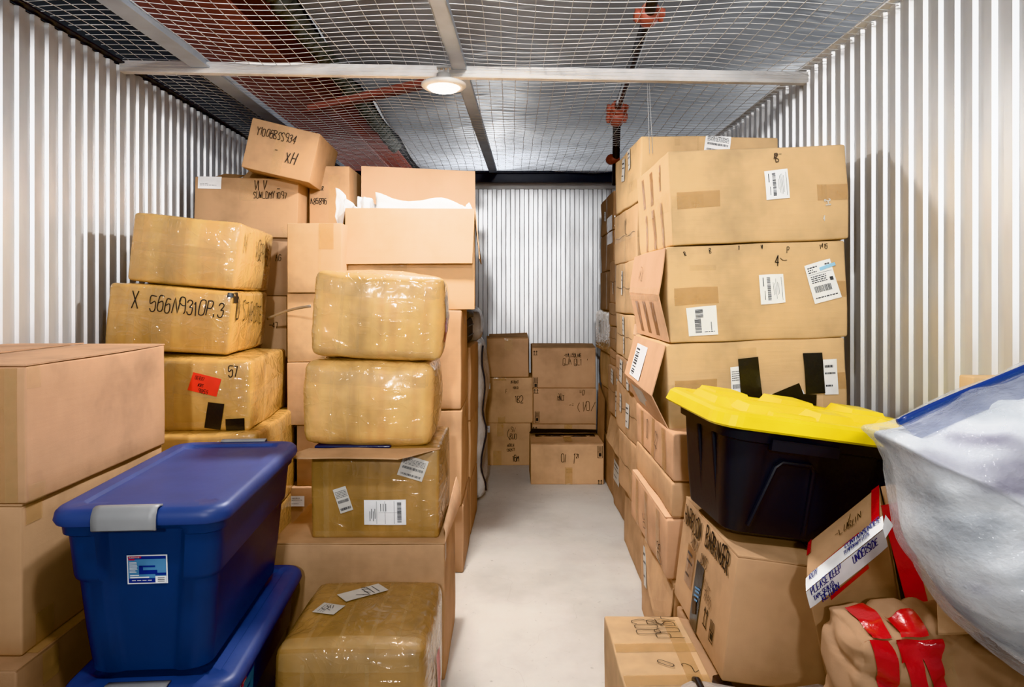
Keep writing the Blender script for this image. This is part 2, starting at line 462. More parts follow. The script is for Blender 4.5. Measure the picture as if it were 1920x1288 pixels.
mb = MB(); mb.box(((XL + XR) / 2, YB - .12, 2.385), (XR - XL - .02, .06, .075)); mb.box(((XL + XR) / 2, YB - .13, 2.43), (XR - XL - .02, .1, .018))
struct(mb.build('trim_2', 'beamdark', smooth=False))
# top angles along the side walls
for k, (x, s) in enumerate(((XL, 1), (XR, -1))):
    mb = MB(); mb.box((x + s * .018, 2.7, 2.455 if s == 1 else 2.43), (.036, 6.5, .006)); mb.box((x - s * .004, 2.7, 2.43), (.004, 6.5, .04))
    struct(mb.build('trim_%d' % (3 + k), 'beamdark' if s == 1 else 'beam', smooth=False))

# foil covered roof, sagging in wide folds
def roof(x0, x1, y0, y1, nu, nv, z, amp):
    mb = MB(); pts = []
    for j in range(nv + 1):
        for i in range(nu + 1):
            x = x0 + (x1 - x0) * i / nu; y = y0 + (y1 - y0) * j / nv
            zz = z + amp * noise.noise(Vector((x * 1.1, y * .8, 3))) + amp * .5 * noise.noise(Vector((x * 3, y * 2.2, 8))) - .05 * abs(math.sin(y * 1.7)) ** 3
            pts.append((x, y, zz))
    mb.grid(pts, nu + 1, nv + 1, 0, True); return mb
struct(roof(-1.15, 7, -3, 11, 70, 120, 3.0, .07).build('ceiling', 'foil'))
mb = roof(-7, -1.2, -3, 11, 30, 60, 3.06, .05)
struct(mb.build('ceiling_shaded_foil', 'foilshade'))  # roof left of the girder, its shade coloured in

# maroon roof girder with its brace
mb = MB()
mb.box((-1.52, 3.6, 2.74), (.46, 13, .014)); mb.box((-1.62, 3.6, 2.86), (.012, 13, .24)); mb.box((-1.5, 3.6, 2.985), (.5, 13, .012))
g = struct(mb.build('ceiling_girder', 'maroon', smooth=False))
mb = MB()
for k in range(60):
    y = 1.6 + k * .09; x = -1.19 + .03 * noise.noise(Vector((y * 3, 1, 1)))
    mb.tube([(x, y, 2.92), (x + .02 * noise.noise(Vector((y * 7, 3, 2))), y + .05, 2.86 + .03 * noise.noise(Vector((y * 9, 2, 2)))), (x + .03, y + .12, 2.93)], .035, 6)
M['torn'] = plain('torn_liner', (96, 98, 92), .9, 0, 0, 30, .8)
struct(mb.build('trim_5', 'torn'))
mb = MB(); a = Vector((X(585, 4.6), 4.6, 2.62)); b = Vector((X(815, 4.2), 4.25, 2.70))
d = (b - a).normalized()
for off, w, hgt in ((0, .075, .008), (.035, .008, .07)):
    q = d.to_track_quat('X', 'Z').to_matrix()
    mb.box((a + b) / 2 + q @ Vector((0, off, hgt / 2)), ((b - a).length + .12, w, hgt), 0, q)
tag(mb.build('roof_brace', 'maroon', smooth=False), 'red brown diagonal steel brace running up towards the ceiling lamp', 'brace')

# galvanised ceiling bars
def bar(name, p0, p1, parts):
    a, b = Vector(p0), Vector(p1); q = (b - a).to_track_quat('Y', 'Z').to_matrix(); mb = MB()
    for (cx, cz, w, h) in parts: mb.box((a + b) / 2 + q @ Vector((cx, 0, cz)), (w, (b - a).length, h), 0, q)
    return mb.build(name, 'bargrey', smooth=False)
YC = 3.12
a, b = Vector((XL + .012, YC, 2.440)), Vector((XR - .005, YC, 2.387)); q = (b - a).to_track_quat('Y', 'Z').to_matrix(); mb = MB()
L = (b - a).length
q = Matrix(((0, 1, 0), (-1, 0, 0), (0, 0, 1))).to_4x4().to_3x3(); ang = math.atan2(b.z - a.z, b.x - a.x); q = Matrix.Rotation(-ang, 3, 'Y') @ Matrix.Rotation(R(-90), 3, 'Z')
mb.box((a + b) / 2, (.006, L, .046), 0, q)
for s in (-1, 1): mb.box((a + b) / 2 + q @ Vector((-.018, 0, s * .024)), (.036, L, .004), 0, q)
for k in (-.008, .007): mb.box((a + b) / 2 + q @ Vector((.0035, 0, k)), (.003, L, .003), 0, q)
tag(mb.build('ceiling_bar', 'beam', smooth=False), 'white galvanised cross bar spanning the room from wall to wall below the mesh', 'beam', 'ceiling bars')
for (p0, p1, parts, lab) in (
    ((-.285, 1.5, 2.425), (-.15, 5.75, 2.42), [(0, .0, .062, .006), (-.03, .022, .005, .05), (.028, .012, .005, .03)], 'white galvanised bar running lengthwise over the ceiling lamp'),
    ((-1.425, 1.2, 2.440), (-1.42, 5.75, 2.425), [(.005, 0, .085, .006), (-.036, .028, .005, .06), (.03, .02, .004, .04)], 'white galvanised bar running lengthwise beside the left wall')):
    tag(bar('ceiling_bar', p0, p1, parts), lab, 'beam', 'ceiling bars')

# wire mesh
def mesh_z(x, y):
    return ZC - .012 * x + .016 * math.sin(x * 5.2 + y * 1.3) + .014 * noise.noise(Vector((x * 2.2, y * 1.6, 0))) + .012 * math.sin(y * 2.6)
mb = MB()
def wireline(pts, r):
    b = len(mb.v)
    for i, p in enumerate(pts):
        t = (pts[min(i + 1, len(pts) - 1)] - pts[max(i - 1, 0)]).normalized()
        s = t.cross(Vector((0, 0, 1))).normalized()
        mb.v += [tuple(p - s * r + Vector((0, 0, r * .6))), tuple(p + s * r + Vector((0, 0, r * .6))), tuple(p - Vector((0, 0, r)))]
    for i in range(len(pts) - 1):
        for k in range(3):
            k2 = (k + 1) % 3
            mb.f.append((b + i * 3 + k, b + i * 3 + k2, b + i * 3 + 3 + k2, b + i * 3 + 3 + k)); mb.mi.append(0)
y = 1.2; k = 0
def wig(x, y, s): return .012 * noise.noise(Vector((x * 1.7, y * 1.7, s)))
while y < YB - .1:
    wireline([Vector((x, y + wig(x, y, 5), mesh_z(x, y))) for x in [XL + .01 + (XR - XL - .02) * i / 36 for i in range(37)]], .0015)
    y += .054
x = XL + .03
while x < XR:
    wireline([Vector((x + wig(x, y, 9), y, mesh_z(x, y))) for y in [1.2 + (YB - 1.32) * i / 60 for i in range(61)]], .0014)
    x += .064
struct(mb.build('ceiling_mesh', 'wire'))
o = bpy.data.objects['ceiling_mesh']

# ------------------------------------------------------------------ lamp
em = NT('lamp_glow'); e = em.n('ShaderNodeEmission'); e.inputs[0].default_value = (1, .97, .92, 1); e.inputs[1].default_value = 14
em.l(e.outputs[0], em.out.inputs[0]); M['glow'] = em.m
M['lampwhite'] = plain('lamp_enamel', (240, 240, 238), .4)
M['bulb'] = plain('lamp_bracket_metal', (200, 200, 198), .4, .6)
LX, LY, LZ = X(832, 3.0), 3.0, 2.315
lamp = empty('ceiling_lamp', (LX, LY, LZ), 'round white ceiling lamp glowing below the crossing of the two bars', 'lamp')
def lathe(prof, n=40):
    mb = MB(); pts = []
    for (r, z) in prof: pts += [(r * math.cos(2 * math.pi * k / n), r * math.sin(2 * math.pi * k / n), z) for k in range(n)]
    mb.grid(pts, n, len(prof), 0, False, True); return mb
lathe([(.0, .05), (.03, .05), (.035, .018), (.085, .012), (.098, .004), (.099, -.004), (.09, -.012), (.072, -.012)]).build('lamp_housing', 'lampwhite', lamp)
lathe([(.072, -.011), (.06, -.022), (.035, -.03), (.0, -.032)]).build('diffuser', 'glow', lamp)
mb = MB()
for k in (-.02, .0, .02): mb.box((k, 0, .06), (.008, .012, .04))
mb.box((0, 0, .075), (.06, .03, .006)); mb.build('bracket', 'bulb', lamp, smooth=False)

# ------------------------------------------------------------------ sprinkler pipe
M['pipe'] = plain('black_pipe', (40, 36, 36), .4, .3)
M['coupling'] = plain('red_coupling', (176, 100, 84), .45, .1, 0, 14, .1)
sp = empty('sprinkler_pipe', (.6, 3.5, 2.6), 'black sprinkler pipe with red couplings above the wire mesh', 'pipe')
off = Vector((.6, 3.5, 2.6)); zp = 2.6
def pp(px, py): 
    Y = (zp - CAMH) * F / (CY - py); return Vector((X(px, Y), Y, zp))
path = [pp(1239, -60), pp(1217, 28), pp(1157, 205)]
mb = MB(); mb.tube([p - off for p in path], .024, 12); 
e0 = path[-1]; e1 = Vector((X(1155, 4.9), 4.9, Z(300, 4.9))); e2 = Vector((X(1156, 4.9), 4.95, Z(345, 4.9)))
mb.tube([p - off for p in (e0, e1, e2)], .026, 12); mb.build('pipe', 'pipe', sp)
def coupling(p, d, r, l):
    mb = MB(); d = d.normalized(); c = p - off
    mb.tube([c - d * l, c - d * l * .8, c - d * .2 * l, c + d * .2 * l, c + d * l * .8, c + d * l], [r * .8, r, r * 1.08, r * 1.08, r, r * .8], 14)
    s = d.cross(Vector((0, 0, 1))).normalized()
    for k in (-1, 1): mb.box(c + s * k * r * 1.15, (r * .7, l * 1.2, r * .7)); mb.tube([c + s * k * r * 1.2 - Vector((0, 0, r * .7)), c + s * k * r * 1.2 + Vector((0, 0, r * .7))], r * .25, 8)
    return mb.build('coupling', 'coupling', sp)
coupling(path[1], path[2] - path[1], .042, .05)
coupling(path[2], path[2] - path[1], .045, .07); coupling(path[2] + Vector((0, .02, -.05)), e1 - e0, .045, .05)
mb = MB(); c = e1 - off + Vector((-.02, -.02, 0)); mb.tube([c + Vector((.04, 0, 0)), c, c - Vector((.03, 0, 0))], [.025, .03, .02], 12); mb.tube([c + Vector((-.02, -.02, 0)), c + Vector((-.02, .02, 0))], .035, 14)
mb.build('coupling', 'coupling', sp)
M['cord'] = plain('thin_cord', (205, 208, 210), .5)
mb = MB()
for k, (a, b) in enumerate((((1216, 120), (1224, 252)), ((1213, 118), (1218, 252)))):
    mb.tube([(X(a[0], 3.16), 3.16, 2.43), (X(b[0], 3.17), 3.17, 2.05)], .0012, 5)
tag(mb.build('hanging_cord', 'cord'), 'pair of thin pale cords hanging from the mesh in front of the highest right box', 'cord')
# ------------------------------------------------------------------ left foreground: three plain cartons
GL = 'cartons beside the blue totes'
xr = -1.222
A = Box('large plain pinkish box beside the blue totes, topmost of its stack with a slit top', ((xr - .53) - .005, 2.065, .866), (.53 * 2 - .01 - .53, .69, .357), 'pink', r=.006, noise_amp=.003, seed=2, group=GL) if False else None
def leftbox(label, z0, z1, seed, mat, x1, y0=1.72, y1=2.41):
    return Box(label, ((XL + .02 + x1) / 2, (y0 + y1) / 2, z0), (x1 - XL - .02, y1 - y0, z1 - z0), mat, r=.007, noise_amp=.004, seed=seed, group=GL, freq=4)
A = leftbox('large pinkish plain box at left edge, topmost of the stack beside the blue totes', .868, 1.216, 2, 'pink', xr)
A.flaps('pink', .006, .003, 'y', (.006, .002))
A.tape([('right', .04, .92, .05, .06), ('right', .05, .06, .06, .05), ('front', .95, .5, .05, .34)], 'clear')
A.tape([('front', .88, .5, .09, .34)], 'amber', off=.0012)
B = leftbox('brown box under the large pinkish box, left of the blue totes', .485, .864, 3, 'kraft2', xr - .01)
B.tape([('right', .12, .1, .07, .09), ('right', .06, .93, .06, .05)], 'amber'); B.flaps('kraft2', .004, .001, 'y')
B2 = leftbox('brown box on the floor, lowest of the left edge stack', 0, .482, 4, 'brown', xr + .02, 1.66, 2.42)
B2.tape([('right', .16, .9, .06, .08), ('top', .95, .5, .05, .6)], 'amber'); B2.flaps('brown', .004, .0005, 'y')

# ------------------------------------------------------------------ blue totes
M['bluelid'] = plain('blue_plastic_lid', (54, 74, 132), .45, 0, 0, 40, .03)
M['bluebody'] = plain('blue_plastic_body', (16, 46, 96), .4, 0, 0, 40, .03)
M['latchgrey'] = plain('grey_plastic', (150, 152, 154), .45)
def rrect(hw, hd, r, n=6, m=10):
    pts = []
    for (cx, cy, a0) in ((hw - r, -hd + r, -90), (hw - r, hd - r, 0), (-hw + r, hd - r, 90), (-hw + r, -hd + r, 180)):
        for k in range(n + 1):
            a = R(a0 + 90 * k / n); pts.append((cx + r * math.cos(a), cy + r * math.sin(a)))
        nx = {-90: (hw, hd - r, 1), 0: (-hw + r, hd, 0), 90: (-hw, -hd + r, 1), 180: (hw - r, -hd, 0)}[a0]
        x0, y0 = pts[-1]
        for k in range(1, m): pts.append((x0 + (nx[0] - x0) * k / m, y0 + (nx[1] - y0) * k / m))
    return pts
def loft(mb, secs, fn=None, mi=0, m=10, capb=True, capt=False):
    rows = [[(x, y, z) for x, y in rrect(hw, hd, r, 6, m)] for (z, hw, hd, r) in secs]
    if fn: rows = [[fn(Vector(p)) for p in row] for row in rows]
    n = len(rows[0]); b = mb.grid([p for row in rows for p in row], n, len(rows), mi, False, True)
    if capb: mb.f.append(tuple(b + k for k in range(n))[::-1]); mb.mi.append(mi)
    if capt: e = b + (len(rows) - 1) * n; mb.f.append(tuple(e + k for k in range(n))); mb.mi.append(mi)
HW, HD, TH = .214, .390, .43
def sstep(a, b, x):
    t = max(0, min(1, (x - a) / (b - a))); return t * t * (3 - 2 * t)
def tote(label, loc, yaw, seed):
    root = empty('storage_tote', loc, label, 'storage tote', 'blue totes with grey latches', (0, 0, R(yaw)))
    mb = MB()
    def fn(p):
        if abs(p.y) > .28 and p.z < .375:
            w0 = .066 + .035 * (p.z / .375)
            k = 1 - sstep(w0 - .012, w0 + .012, abs(p.x + .0))
            yr = .308 + .07 * p.z
            p.y = math.copysign(abs(p.y) + k * (min(abs(p.y), yr) - abs(p.y)), p.y)
        return p
    z = lambda f: f * .385
    loft(mb, [(0.0, 0.1420, 0.3160, .05), (.006, 0.1480, 0.3220, .05), (z(.3), 0.1600, 0.3340, .05), (z(.62), 0.1700, 0.3445, .05), (z(.64), 0.1770, 0.3520, .05), (z(.66), 0.1790, 0.3540, .05),
              (z(.93), 0.1870, 0.3630, .05), (z(.945), 0.1960, 0.3720, .05), (.385, 0.1980, 0.3740, .05), (.392, 0.2010, 0.3770, .05), (.4, 0.2010, 0.3770, .05)], fn, 0, 28)
    mb.build('tub', 'bluebody', root, angle=40)
    mb = MB()
    zt = TH
    loft(mb, [(zt - .040, HW - .004, HD - .004, .06), (zt - .03, HW, HD, .06), (zt - .012, HW - .003, HD - .003, .06), (zt - .003, HW - .011, HD - .011, .056), (zt, HW - .022, HD - .022, .05),
              (zt, HW - .054, HD - .058, .03), (zt - .008, HW - .06, HD - .064, .028), (zt - .008, HW - .1, HD - .1, .02), (zt - .007, .05, .1, .02)], None, 0, 10, False, True)
    mb.build('lid', 'bluelid', root, angle=50)
    for s in (-1, 1):
        mb = MB(); prof = [(-.030, .002), (-.01, .0055), (.0, .003), (.0085, -.010), (.011, -.022), (.010, -.044), (.004, -.048)]
        pts = []
        for (o, zz) in prof:
            for k in range(9):
                x = (-.095 + .15 * k / 8) * (1 - .06 * (zz < -.05))
                pts.append((s * -1 * x, s * (HD + o), zt + zz))
        mb.grid(pts, 9, len(prof), 0, False)
        lt = mb.build('latch', 'latchgrey', root, angle=50); lt['label'] = 'grey snap latch'
        md = lt.modifiers.new('thick', 'SOLIDIFY'); md.thickness = .005; md.offset = 0
    return root
T1 = tote('blue storage tote with closed lid and white sticker, upper one of two', (-.936, 2.035, .448), 4, 1)
T2 = tote('blue storage tote on the floor under the other blue tote', (-.928, 2.06, 0.0), 4, 2)
M['stickerblue'] = plain('sticker_blue', (92, 146, 190), .35); M['stickernavy'] = plain('sticker_navy', (20, 40, 132), .35); M['stickerred'] = plain('sticker_red', (196, 28, 60), .4)
def sticker(root, cx, cz, w, h, y, tilt, side=False):
    mb = MB(); rng = random.Random(5)
    Rz = Matrix.Rotation(R(90), 3, 'Z') if side else Matrix.Identity(3)
    def q(u0, v0, u1, v1, mi, lay):
        pts = []
        for (u, v) in ((u0, v0), (u1, v0), (u1, v1), (u0, v1)):
            lx, lz = (u - .5) * w, (v - .5) * h
            p = Vector((cx + lx, y - .0006 * lay - tilt * lz, cz + lz)) if not side else Vector((y + .0006 * lay + tilt * lz, cx + lx, cz + lz))
            pts.append(p)
        mb.poly(pts, mi)
    q(0, 0, 1, 1, 0, 0); q(.035, .04, .965, .96, 1, 1)
    q(.035, .2, .965, .86, 2, 2); q(.035, .9, .36, .96, 3, 3) ; q(.05, .83, .2, .88, 3, 3)
    q(.32, .58, .7, .64, 1, 3); q(.3, .34, .4, .64, 1, 3); q(.4, .34, .75, .48, 1, 3); q(.7, .3, .965, .38, 1, 3)
    q(.7, .03, .97, .27, 0, 4)
    for k in range(8): q(.07, .74 - k * .047, .07 + rng.uniform(.14, .2), .765 - k * .047, 0, 4)
    q(.08, .29, .3, .325, 0, 4); q(.08, .215, .55, .26, 0, 4)
    for k in range(4): q(.12 + k * .13, .12, .22 + k * .13, .145, 0, 4)
    for k in range(3): q(.76, .08 + k * .06, .93, .1 + k * .06, 4, 5)
    b = len(mb.f)
    sts, wd = strokes('RUBBERMAID', .035, rng, .01)
    for st in sts:
        for a, c in zip(st, st[1:]):
            t = Vector((c[0] - a[0], c[1] - a[1])); 
            if t.length < 1e-6: continue
            nrm = Vector((-t.y, t.x)).normalized() * .0035
            sc = .26 / wd
            f = lambda p, s: (.07 + p[0] * sc + s * nrm.x * 1.0, .91 + p[1] + s * nrm.y)
            (u0, v0), (u1, v1), (u2, v2), (u3, v3) = f(a, -1), f(c, -1), f(c, 1), f(a, 1)
            pts = []
            for (u, v) in ((u0, v0), (u1, v1), (u2, v2), (u3, v3)):
                lx, lz = (u - .5) * w, (v - .5) * h
                pts.append(Vector((cx + lx, y - .0036 - tilt * lz, cz + lz)) if not side else Vector((y + .0036 + tilt * lz, cx + lx, cz + lz)))
            mb.poly(pts, 0)
    o = mb.build('product_label', ['paper', 'stickernavy', 'stickerblue', 'stickerred', 'print'], root, smooth=False)
    o['label'] = 'blue and white product sticker'
sticker(T1, .004, .262, .098, .074, -(.308 + .07 * .262) - .0025, .07)
sticker(T2, -.19, .30, .12, .12, .186, .05, True)

# ------------------------------------------------------------------ left: wrapped cartons by the wall
GD = 'tape wrapped boxes by the left wall'
D1 = Box('glossy wrapped box marked N, topmost of the wrapped stack by the left wall', (X(348, 2.97) - .015, 3.18, 1.435), (.445, .56, .288), 'wrap2', yaw=6, roll=5.5, r=.016, bulge=.012, noise_amp=.005, seed=11, group=GD)
D2 = Box('glossy wrapped box marked X 566, second from top by the left wall', (X(312, 2.9) + .0, 3.13, 1.158), (.50, .57, .268), 'wrap', yaw=6, roll=4.5, r=.016, bulge=.012, noise_amp=.005, seed=12, group=GD)
D3 = Box('wrapped box with orange label and black tape patches, by the left wall', (-1.39, 3.06, .842), (.60, .60, .290), 'wrap', yaw=5, roll=1, r=.016, bulge=.010, noise_amp=.005, seed=13, group=GD)
D4 = Box('wrapped box below the one with the orange label, partly behind the upper blue tote', (-1.37, 3.03, .44), (.66, .66, .398), 'wrap', yaw=5, r=.016, bulge=.008, noise_amp=.007, seed=14, group=GD)
D5 = Box('wrapped box on the floor behind the large pinkish box', (-1.37, 3.03, 0), (.66, .66, .436), 'wrapd', yaw=5, r=.016, bulge=.004, noise_amp=.005, seed=15, group=GD)
D1.tape([('front', .42, .5, .07, .28), ('front', .5, .52, .42, .035), ('front', .06, .5, .04, .27), ('front', .95, .5, .03, .27), ('right', .5, .45, .5, .02)])
D1.write('right', [('N', .06, .55, .095, .004, -6), ("'", .2, .82, .02, .004), ('VQG9191B', .36, .50, .085, .004, -4)], jit=.08)
D2.tape([('front', .45, .5, .08, .26), ('front', .2, .5, .03, .26), ('front', .5, .04, .45, .02), ('front', .5, .72, .45, .02), ('right', .4, .35, .06, .25)])
D2.write('front', [('X', .20, .62, .075, .0045), ('566N9310P.3', .345, .615, .062, .0042, -1)], jit=.1)
D2.write('right', [('D', .06, .55, .09, .006, -3), ('I', .06, .5, .16, .006), ('S7A8907E', .20, .52, .082, .004, -3)], jit=.1)
mb = MB(); D2.quad(mb, 'right', .05, .92, .05, .05, 0, 0, .003); D2.quad(mb, 'front', .975, .95, .03, .02, 0, 0, .003); o = mb.build('black_tape', 'blacktape', D2.root)
D3.tape([('front', .48, .5, .03, .28), ('front', .75, .1, .3, .02), ('front', .75, .55, .3, .05, -8), ('right', .4, .5, .5, .05, 4), ('right', .3, .5, .03, .27)])
mb = MB(); D3.quad(mb, 'front', .70, .66, .115, .075, -14, 0, .003)
lb = mb.build('orange_label', 'redlabel', D3.root)
D3.write('front', [('OG R117', .635, .74, .014, .0013, -14), ('WORS', .655, .64, .012, .0013, -14), ('9185.5', .66, .55, .016, .0015, -14)], 'ink', off=.005)
D3.write('front', [('57', .855, .78, .04, .004, 4)], jit=.1)
for a in ((.765, .22, .062, .105, -8), (.90, .10, .075, .045, 3)):
    mb = MB(); D3.quad(mb, 'front', *a, 0, .006); mb.build('black_tape', 'blacktape', D3.root)
D4.tape([('front', .4, .5, .05, .38), ('front', .75, .5, .05, .38), ('front', .5, .9, .6, .05), ('right', .35, .9, .4, .05), ('right', .5, .5, .06, .38)])
mb = MB(); D4.quad(mb, 'front', .9, .9, .06, .03, 2, 0, .003); mb.build('black_tape', 'blacktape', D4.root)

# ------------------------------------------------------------------ left rear cartons
GE = 'plain boxes stacked in the left rear'
YE, YG = 3.62, 3.64
E1 = Box('wide box marked SUWLDMY with a white label near the left wall', ((X(363, YE) + X(557, YE)) / 2, YE + .25, 1.70), (X(557, YE) - X(363, YE), .5, .313), 'kraft2', roll=1.4, seed=21, group=GE, r=.004)
E1.label('front', .145, .90, .125, .062, 0, 'plain'); E1.tape([('front', .52, .80, .09, .12), ('front', .88, .1, .02, .06, 30)])
E1.write('front', [('VI V', .575, .80, .048, .004), ('_', .80, .82, .034, .004), ('SUWLDMY 1097', .57, .66, .034, .0032)])
for (x0, x1, lift, yy) in ((-.2, -.08, .02, .02), (-.06, .07, .05, .06)):
    E1.sheet('flap', [(x0, -.24 + yy, .314), (x1, -.24 + yy, .314), (x1 + .02, -.1, .33 + lift), (x0 + .03, -.12, .33 + lift)], 'kraft2', 4)
E2 = Box('tilted box marked Y1006B5934 high up under the ceiling mesh', (X(515, 3.52), 3.52 + .2, Z(331, 3.52) + .004), (.35, .46, .258), 'kraft2', yaw=3, roll=13, seed=22, group=GE, r=.004)
E2.tape([('front', .48, .5, .055, .25, 2)])
E2.write('front', [('Y1006BSS934', .11, .70, .04, .0036, -1), ('-', .42, .42, .03, .003), ('XH', .60, .28, .055, .0042, -3)], jit=.1)
YF = 3.28
E3 = fbox('tall box marked A85846 behind the open flap of the box with white plastic', 580, 655, 2.10, 1.742, 3.76, .30, 'kraft2', seed=23, group=GE, r=.004)
E3.tape([('front', .62, .5, .06, .26)])
E3.write('front', [('LR', .27, .63, .022, .0026), ('A85896', .04, .42, .032, .003)], jit=.1)
lev = [1.738, 1.400, 1.066, .762, .459, 0]
labs = ['plain box with a vertical tape strip, left of the box with white plastic', 'plain box behind the pale strap, beside the top wrapped bale', 'plain box left of the lower wrapped bale in the left rear', 'plain box half hidden behind the torn box flap near the blue tote', 'box with a small white label behind the blue tote']
for k in range(5):
    b = fbox(labs[k], 538 if k != 3 else 556, 641, lev[k], lev[k + 1] + .002, YF + (0, .02, .01, .05, .02)[k], .78, ('kraft', 'kraft', 'kraft2', 'brown', 'brown')[k], seed=30 + k, group=GE, r=.004, noise_amp=.003)
    if k == 0: b.tape([('front', .72, .82, .07, .13)], 'amber'); b.tape([('front', .6, .5, .012, .33)])
    if k == 4: b.label('front', .19, .86, .068, .05, 0, 'small', seed=3)
lev = [1.695, 1.386, 1.04, .69, .35, 0]
labs = ['box marked AG behind the wrapped box marked N', 'box marked 47 behind the wrapped box marked X 566', 'box marked 10 beside the wrapped box with orange label', 'crumpled wrapped box low down behind the blue totes', 'box on the floor at the far left behind the wrapped stack']
for k in range(5):
    rx = (541, 537, 536, 554, 545)[k]
    b = fbox(labs[k], -1.70, X(rx, YG), lev[k], lev[k + 1] + .002, YG, .5, ('dull', 'kraft2', 'brown', 'wrapd', 'brown')[k], False, seed=40 + k, group=GE, r=.004 if k != 3 else .02)
    tx = [('AG', .93, .6, .034, .003), ('-47', .89, .50, .034, .003), ('10', .92, .62, .026, .003)]
    if k < 3:
        t = tx[k]; b.write('front', [(t[0], (X((517, 506, 512)[k], YG) + 1.70) / b.w, t[2], t[3], t[4])], 'ink' if k < 2 else 'inksoft')
M['strapgrey'] = plain('grey_strap', (176, 166, 152), .6)
mb = MB(); pts = []
for k in range(13):
    t = k / 12; px = 500 + 82 * t; py = 598 - 24 * t + 4 * math.sin(t * 3.1) * -1; Y = 3.38 - .48 * t
    pts += [Vector((X(px, Y), Y, Z(py, Y) + .006)), Vector((X(px, Y), Y + .006, Z(py, Y) - .006))]
mb.grid(pts, 2, 13); o = mb.build('packing_strap', 'strapgrey'); o.modifiers.new('t', 'SOLIDIFY').thickness = .002
tag(o, 'pale plastic strap bridging the wrapped box marked X 566 and the top wrapped bale', 'strap')

# ------------------------------------------------------------------ open carton column
GH = 'boxes along the left side of the aisle'
YH = 3.42
hx0, hx1 = X(645, YH), X(886, YH)
H1 = Box('open box with raised flaps and white plastic sticking out of the top', ((hx0 + hx1) / 2, YH + .23, 1.318), (hx1 - hx0, .46, .507), 'kraft', seed=51, group=GH, r=.004, open_top=True, yaw=2.5)
w, d, h = H1.w / 2, H1.d / 2, H1.h
H1.sheet('flap', [(-w + .005, -d - .035, h - .28), (w - .012, -d - .045, h - .275), (w, -d, h), (-w, -d, h)], 'kraft', 8, .004, .004, label='front flap hanging down')
H1.sheet('flap', [(-w, d, h), (w, d, h), (w - .002, d + .02, h + .275), (-w - .005, d + .02, h + .30)], 'pale', 8, .004, .005, label='back flap standing up')
H1.sheet('flap', [(-w, d - .02, h - .02), (-w, -d + .01, h), (-w - .04, -d + .01, h - .27), (-w - .05, d - .02, h - .27)], 'brown', 5, .004, .004)
H1.sheet('flap', [(w, -d, h), (w, d, h), (w + .03, d, h - .26), (w + .024, -d + .01, h - .25)], 'kraft', 5, .004, .006)
H1.tape([('front', .42, .3, .07, .25)])
M['whiteplastic'] = plain('white_film', (244, 245, 248), .35, 0, .2, 18, .25)
M['whiteplastic'].node_tree.nodes
def film(label, px0, px1, tops, Y, base, seed):
    """A stiff crumpled film standing in the box: a row of top heights over a span."""
    root = None; mb = MB(); n = 16; rng = random.Random(seed); pts = []
    for j in range(7):
        for i in range(n + 1):
            t = i / n; f = t * (len(tops) - 1); k = min(int(f), len(tops) - 2); py = tops[k] + (tops[k + 1] - tops[k]) * (f - k)
            x = X(px0 + (px1 - px0) * t, Y); zt = Z(py, Y); z = base + (zt - base) * j / 6
            y = Y + .03 * noise.noise(Vector((t * 4, j * .5, seed))) + .02 * (6 - j) / 6
            pts.append((x + .012 * noise.noise(Vector((t * 5, j * .7, seed + 4))), y, z))
    mb.grid(pts, n + 1, 7); o = mb.build('plastic_sheet', 'whiteplastic'); o.modifiers.new('t', 'SOLIDIFY').thickness = .003
    tag(o, label, 'plastic sheet', 'white plastic in the open box')
film('leftmost white plastic piece, curling over the left corner of the open box', 629, 672, [352, 358, 372, 384, 390], YH + .03, 1.72, 3)
film('small white plastic piece behind the curled one in the open box', 670, 706, [368, 370, 370, 384], YH + .1, 1.72, 5)
film('wide white plastic sheet mounded across the middle of the open box', 704, 868, [360, 364, 372, 376, 378, 377, 376, 372, 370, 373, 378, 386], YH + .06, 1.72, 7)
film('rightmost white plastic tip poking over the right corner of the open box', 856, 888, [390, 384, 388, 380, 392], YH + .09, 1.72, 9)
lev = [1.316, .818, .34, 0]; labs = ['tall box under the open box with white plastic', 'box second from the floor in the left aisle column', 'box on the floor behind the big low box']
for k in range(3):
    x1 = (-.247, -.245, -.235)[k]
    b = fbox(labs[k], hx0 + .01, x1, lev[k], lev[k + 1] + .002, YH - (.02, .02, .0)[k], .47 + .03 * k, ('kraft2', 'kraft2', 'brown')[k], False, seed=55 + k, group=GH, r=.008, noise_amp=.006)
    b.tape([('right', .5, .9, .05, .06)], 'amber')
lev = [1.09, .66, .31, 0]; labs = ['narrow box under the black case in the left aisle column', 'narrow box second from the floor below the black case', 'narrow box on the floor below the black case']
for k in range(3):
    fbox(labs[k], -.80, (-.222, -.226, -.226)[k], lev[k], lev[k + 1] + .002, 3.96, .46, ('brown', 'kraft2', 'brown')[k], False, seed=60 + k, group=GH, r=.008, noise_amp=.007, yaw=-2)
M['blackcase'] = plain('black_fabric', (48, 48, 52), .7, 0, 0, 60, .2); M['greyfab'] = plain('dark_grey_bag', (70, 68, 66), .5, 0, 0, 20, .3)
cs = Box('black soft case lying on the narrow box column by the aisle', (-.45, 4.2, 1.094), (.40, .40, .155), 'blackcase', r=.03, seed=64, cat='case', name='soft_case', yaw=-2)
mb = MB()
for z in (.05, .11): mb.tube([cs.P('front', u / 12, z / .155, .003) for u in range(13)] + [cs.P('right', u / 12, z / .155, .003) for u in range(13)], .004, 6)
mb.build('zip', 'greyfab', cs.root)
bg = Box('crumpled dark grey bag on top of the black case', (-.44, 4.2, 1.252), (.40, .36, .05), 'greyfab', r=.022, noise_amp=.02, freq=9, seed=65, cat='bag', name='plastic_bag', body='bag_film')
